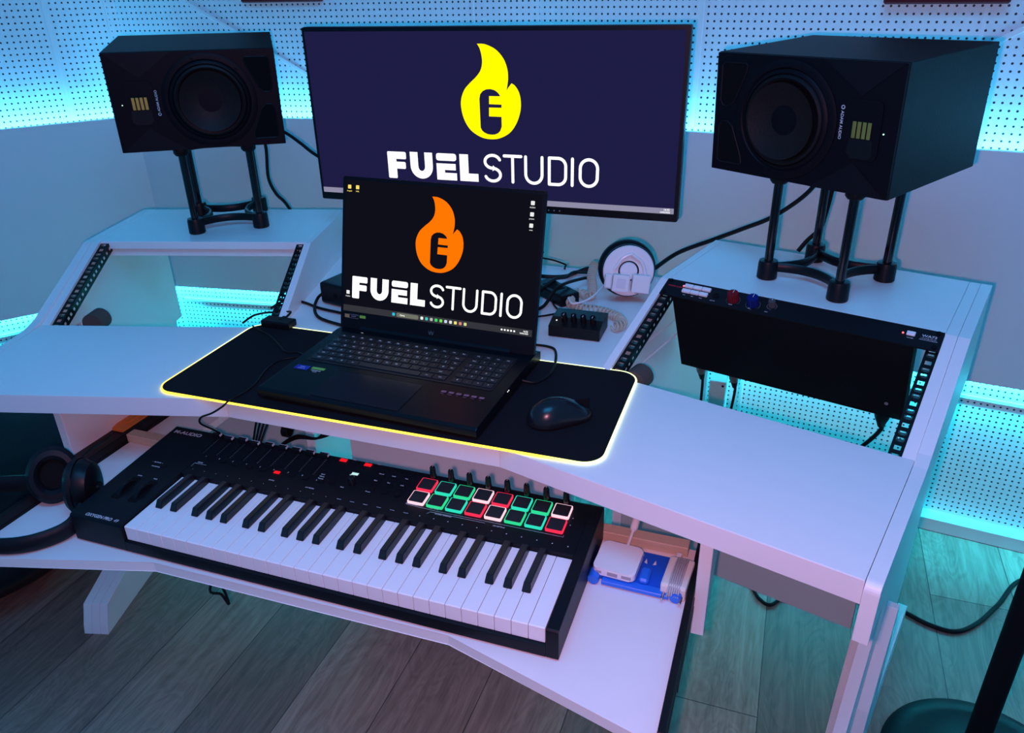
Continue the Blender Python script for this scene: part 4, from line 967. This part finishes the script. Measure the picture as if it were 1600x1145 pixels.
cable('black_cable', 'black cable lying straight along the back of the desk behind the laptop', [(.02,.775,z1),(.094,.766,z1),(.140,.780,z1),(.158,.812,z1),(.200,.830,z1+.012),(.232,.842,z1+.006)], .0045)
cable('black_cable', 'thick black cable crossing diagonally over the power adapter', [(.10,.60,z1+.0),(.131,.640,z1+.02),(.143,.688,z1+.026),(.154,.745,z1+.012),(.160,.790,z1+.008),(.195,.80,z1+.008)], .0042)
cable('black_cable', 'black cable running diagonally from the laptop corner to the coiled cord', [(.13,.555,z1),(.151,.584,z1+.004),(.169,.628,z1+.032),(.196,.730,z1+.018),(.205,.765,z1+.006)], .0036)
cable('thin_cable', 'thin black cable lying in front of the power adapter', [(.13,.520,z1),(.164,.541,z1),(.186,.560,z1),(.209,.576,z1-.001),(.215,.581,z1-.001)], .0022)
cable('thin_cable', 'thin black wire bent at a right angle at the back edge of the desk', [(.0,.87,ZD+.02),(.053,.872,ZD+.012),(.086,.868,ZD+.010),(.118,.862,ZD+.004),(.121,.850,ZD+.004),(.124,.835,ZD+.003)], .0022, sm=4)
cable('thin_cable', 'thin black cable running from the power adapter to the headphone amplifier', [(.150,.640,z1),(.166,.605,z1),(.180,.585,z1),(.193,.570,z1),(.215,.545,ZD+.02),(.235,.535,ZD+.022)], .0020)
cable('thin_cable', 'thin black hook-shaped wire sticking up behind the right laptop edge', [(.03,.80,z1),(.055,.80,z1+.01),(.070,.805,z1+.028),(.078,.81,z1+.045)], .0028)
cable('speaker_cable', 'long black cable rising from the reel behind the right speaker stand', [(.345,.80,.812),(.387,.85,.836),(.456,.86,.868),(.521,.86,.900),(.584,.86,.934),(.646,.86,.992),(.67,.84,1.06),(.68,.82,1.13)], .0048)
cable('speaker_cable', 'black cable hanging between the posts of the right speaker stand', [(.693,.80,1.10),(.686,.80,1.00),(.681,.80,.955),(.676,.80,.930),(.655,.795,.905),(.64,.79,.882)], .0045)
cable('speaker_cable', 'black cable hanging beside the left speaker stand', [(-.655,.80,1.12),(-.657,.81,1.03),(-.664,.81,.955),(-.656,.82,.911),(-.639,.83,.885),(-.630,.86,.83)], .0042)
cable('speaker_cable', 'black cable running from the left speaker to behind the monitor', [(-.64,.79,1.10),(-.583,.80,1.070),(-.545,.80,1.047),(-.508,.80,1.022),(-.44,.80,.99),(-.40,.78,.985)], .0042)
cable('black_cable', 'black cable curving from the left rack rail towards the laptop', [(-.425,.43,z1-.01),(-.406,.455,z1),(-.386,.464,z1),(-.353,.459,z1),(-.307,.442,z1),(-.238,.430,z1),(-.17,.42,z1)], .0030)
cable('black_cable', 'black cable looping around from the box behind the laptop', [(-.322,.480,ZD+.022),(-.336,.482,ZD+.010),(-.322,.445,z1),(-.290,.404,z1),(-.256,.386,z1),(-.20,.372,z1)], .0034)
cable('thin_cable', 'thin black cable crossing the mat and hanging over the desk front to the keyboard', [(-.387,.318,ZD+.006),(-.377,.311,z1+.001),(-.322,.285,z1+.001),(-.277,.252,z1+.001),(-.251,.232,z1+.001),(-.225,.236,z1+.001),(-.2,.22,z1+.006)], .0016)
cable('thin_cable', 'thin black cable running from the laptop side over the front edge of the desk', [(-.195,.215,z1+.006),(-.225,.212,z1+.001),(-.241,.190,z1+.001),(-.238,.150,z1+.001),(-.225,.104,z1+.001),(-.224,.068,z1+.001),(-.228,.040,z1+.003),(-.244,.036,ZD-.006),(-.268,.034,ZD-.022),(-.295,.036,ZD-.036),(-.303,.040,ZD-.052),(-.298,.060,ZD-.075),(-.296,.082,ZT+.066)], .0017)
cable('laptop_cable', 'black cable looping from the right side of the laptop over the mat', [(.185,.404,z1-.001),(.214,.402,z1),(.232,.392,z1),(.245,.356,z1),(.254,.305,z1+.001),(.248,.270,z1+.001),(.236,.252,z1+.002),(.212,.246,ZD+.012)], .0025)
cable('floor_cable', 'black cable lying on the floor right of the desk', [(1.75,1.06,.006),(1.45,1.03,.006),(1.302,.996,.006),(1.224,.876,.006),(1.163,.789,.006),(1.112,.747,.006),(1.056,.753,.006),(.991,.784,.006),(.90,.80,.006)], .0055)
cable('floor_cable', 'black cable loop on the floor seen under the right of the desk', [(.60,.90,.006),(.655,.745,.006),(.678,.708,.006),(.698,.701,.006),(.716,.723,.006),(.76,.80,.006)], .0045)
cable('hanging_cable', 'thin black cable loop hanging below the tray', [(-.20,.02,ZT-.022),(-.306,-.02,.41),(-.285,-.022,.392),(-.273,-.022,.372),(-.277,-.02,.392),(-.280,-.02,.44),(-.27,.0,ZT-.022)], .0026, sm=6)
# tied cable bundle behind the keyboard
cb_ = thing('cable_bundle', 'tied bundle of thin black cable behind the keyboard under the desk edge', 'cable')
bm = B()
for k in range(4):
    a = .010*k
    tube(bm, [(-.26+a*.4,.104,ZT+.030),(-.262+a,.14,ZT+.085+a*.2),(-.235+a*.6,.15,ZT+.10),(-.20,.13,ZT+.066+a*.3),(-.165+a,.14,ZT+.088-a*.2),(-.125+a*.5,.142,ZT+.082-a*.3),(-.135,.132,ZT+.062),(-.175,.125,ZT+.058+a*.2),(-.215,.115,ZT+.035)], .0021, 6, 8)
obj('coils', bm, RUB, cb_, smooth=True)
bm = B(); lathe(bm, [(.009,-.006),(.012,-.006),(.012,.006),(.009,.006)], T(-.196,.130,ZT+.068) @ RY(PI/2), 16); obj('tie', bm, RUB, cb_)
# ------------------------------------------------------------------ on the tray, right end
bs = thing('folding_stand', 'blue plastic foldable stand with white pads lying on the tray', 'stand', (.404, -.008, ZT+.0006), (0, 0, math.radians(-1)))
bm = B(); prism(bm, rrect(.012, .130, .012, .082, .012, 5), .004, .0085, bev=.0008); obj('plate', bm, BLUEP, bs)
bm = B(); box(bm, 0, .020, .010, .076, .0, .009, bev=.002); 
for i in range(4): box(bm, .001, .019, .016+i*.014, .0170+i*.014, .009, .0096)
obj('ribbed_edge', bm, BLUEP, bs)
for x in (.008, .128):
    bm = B(); cyl(bm, .0085, .022, T(x, -.004, .0088) @ RX(-PI/2), 24, bev=.001); obj('hinge_barrel', bm, BLUEP2, bs, smooth=True)
bm = B(); box(bm, .020, .118, -.002, .012, .002, .009, bev=.001); obj('crossbar', bm, BLUEP2, bs)
bm = B(); box(bm, .072, .086, .010, .040, .0085, .018, bev=.003); obj('catch', bm, BLUEP2, bs)
for x, y in ((.062, .074), (.120, .061), (.118, .030)):
    bm = B(); cyl(bm, .0058, .0008, T(x, y, .0086), 24); obj('white_pad', bm, mat('pad_offwhite', (.72,.70,.68), .6), bs)
bm = B()
for sx_ in (-1, 1): flat(bm, [(.080+sx_*.004, .056), (.080+sx_*.009, .058), (.080+sx_*.007, .068)], ID, .0090)
obj('cutout', bm, mat('pad_offwhite', (.72,.70,.68), .6), bs)
hb = thing('usb_hub', 'white multi-port adapter with a short cable resting on the blue stand', 'adapter', (.4080, -.0010, ZT+.0125), (0.03, 0, math.radians(-3)))
bm = B(); prism(bm, rrect(0, .063, 0, .063, .008, 5), 0, .013, bev=.002); hc = obj('case', bm, WPL, hb)
bm = B(); box(bm, .006, .014, -.0006, .001, .004, .008); box(bm, .023, .038, -.0006, .001, .003, .009); box(bm, .044, .058, -.0006, .001, .004, .009); obj('ports', bm, GREYPL, hc)
bm = B(); tube(bm, [(.036,.062,.007),(.0365,.080,.012),(.037,.094,.018)], .0022, 8); obj('cord', bm, WPL, hb, smooth=True)
bm = B(); M_ = T(.037,.092,.0175) @ RX(-PI/2+.32); lathe(bm, [(0,0),(.0042,0),(.0060,.004),(.0060,.020),(0,.020)], M_, 16); obj('plug', bm, WPL, hb, smooth=True)
bm = B(); cyl(bm, .0040, .008, M_ @ T(0,0,.0202), 16); obj('plug_tip', bm, SILV, hb)
ch = thing('wrapped_charger', 'white plug charger with grey cable wound around it on the tray', 'charger', (.5285, .024, ZT+.0125), (0, 0, math.radians(-4)))
bm = B(); box(bm, -.0185, .0185, -.030, .036, -.012, .012, bev=.004, seg=2); obj('case', bm, mat('cream_plastic', (.78,.76,.68), .4), ch)
bm = B(); box(bm, -.012, -.004, .037, .052, -.004, .006, bev=.001); obj('plug_end', bm, WPL, ch)
bm = B()
for k in range(6):
    x = -.006+k*.0030
    pp = [(x, .040*math.cos(a*PI/10)+.003, .0160*math.sin(a*PI/10)+.0005) for a in range(21)]
    tube(bm, pp, .0014, 6, 0)
obj('wound_cable', bm, mat('grey_cable', (.42,.41,.42), .45), ch)
for x in (-.012, .013):
    bm = B(); cyl(bm, .0021, .014, T(x, -.031, -.003) @ RX(PI/2), 12); obj('pin', bm, SILV, ch)

# ------------------------------------------------------------------ headphones
hp = thing('headphones', 'black over-ear headphones lying on the left end of the tray', 'headphones', (-.50, -.12, ZT))
LEA = noisy('ear_leather', (.005,.005,.008), (.008,.008,.011), 90, .5, bump=.3, spec=.2)
def cup(c, nrm, up, flip):
    z = Vector(nrm).normalized(); x = Vector(up); x = (x-z*x.dot(z)).normalized(); y = z.cross(x)
    M = frame(c, x, y, z) @ Matrix.Diagonal((1.12, .92, 1, 1))
    bm = B(); lathe(bm, [(0,-.026),(.024,-.025),(.036,-.019),(.042,-.006),(.042,0),(0,0)], M, 40); sh = obj('ear_cup', bm, BLK, hp, smooth=True)
    bm = B(); lathe(bm, [(.022,.001),(.024,.012),(.030,.0175),(.038,.016),(.0445,.008),(.0435,.001)], M, 40); obj('ear_pad', bm, LEA, hp, smooth=True)
    bm = B(); lathe(bm, [(0,.0015),(.022,.0015),(.0225,.001)], M, 30); obj('ear_cloth', bm, BLKM, sh)
    bm = B(); box(bm, -.040, .004, -.010, .010, -.031, -.019, M, bev=.003); obj('yoke', bm, BLK, hp)
    return M
cup((-.022, .030, .048), (.66, -.62, .42), (0,.3,1), 0)
cup((.052, .020, .047), (-.90, -.38, .05), (0,.1,1), 1)
bm = B(); tube(bm, [(.082,-.012,.030),(.088,-.045,.020),(.075,-.075,.017),(.045,-.105,.017),(.0,-.122,.018),(-.06,-.128,.022),(-.12,-.115,.03),(-.15,-.075,.035),(-.135,-.03,.035),(-.09,-.002,.035),(-.055,.012,.035)], .0085, 12, 8, flat=1.9); obj('headband', bm, LEA, hp, smooth=True)
bm = B(); tube(bm, [(.030,.048,.078),(.028,.075,.082),(.012,.115,.070),(-.010,.150,.060),(-.025,.165,.05)], .0018, 6); obj('lead', bm, RUB, hp, smooth=True)

# ------------------------------------------------------------------ bean bag, lamp stand, wall bracket
BAG = noisy('dark_leatherette', (.001,.006,.010), (.003,.009,.014), 30, .42, bump=.4, spec=.22)
bb = thing('bean_bag', 'large dark leatherette bean bag on the floor left of the desk', 'bean bag', (-1.34, .22, 0))
bm = B(); bmesh.ops.create_icosphere(bm, subdivisions=5, radius=1.)
for v in bm.verts:
    x, y, z = v.co; n = v.co.normalized()
    wr = 1+.020*math.sin(9*n.z+4*n.x)+.022*math.sin(7*n.y-8*n.z+2)+.012*math.sin(23*n.z+9*n.y)*max(0, n.z+.2)
    zz_ = z*.27+.235
    if zz_ < .0: zz_ = 0.
    sq = 1+.12*(1-abs(z))
    v.co = Vector((x*.35*wr*sq, y*.43*wr*sq, max(.001, zz_*(1+.05*math.sin(6*x+5*y)))))
obj('body', bm, BAG, bb, smooth=True)
bm = B(); tube(bm, [(.395*math.cos(a)*1., .475*math.sin(a), .24) for a in [i*2*PI/40 for i in range(41)]], .004, 6, 0); obj('seam_piping', bm, BAG, bb, smooth=True)
bm = B(); box(bm, -.02, .02, -.006, .006, -.012, .012, T(.33,-.24,.34) @ RZ(-.8), bev=.004); obj('tag', bm, BLKM, bb)

jb = thing('junction_box', 'small grey box on the lower wall seen below the rack preamp', 'wall box', (.4905, 1.16, .25))
bm = B(); box(bm, -.0225, .0225, -.050, .100, 0, .14, bev=.002); jc = obj('case', bm, mat('box_grey', (.55,.55,.56), .5), jb)
bm = B(); cyl(bm, .0035, .001, T(.014, -.0500, .128) @ RX(PI/2), 12); obj('screw', bm, BLKM, jc)
lp = thing('floor_stand', 'black upright pole on a round base at the bottom right corner', 'stand', (1.075, .345, 0))
bm = B(); lathe(bm, [(0,.0),(.180,.0),(.187,.004),(.187,.012),(.180,.018),(.150,.022),(.145,.021),(.05,.026),(.03,.034),(0,.034)], T(.035,0,0), 72); obj('base', bm, mat('stand_base', (.002,.006,.010), .4, spec=.22), lp, smooth=True)
bm = B(); cyl(bm, .0205, 1.35, T(0,0,.03), 32); obj('pole', bm, BLKM, lp, smooth=True)
bm = B(); cyl(bm, .026, .03, T(0,0,.030), 32, bev=.003); obj('collar', bm, BLK, lp, smooth=True)
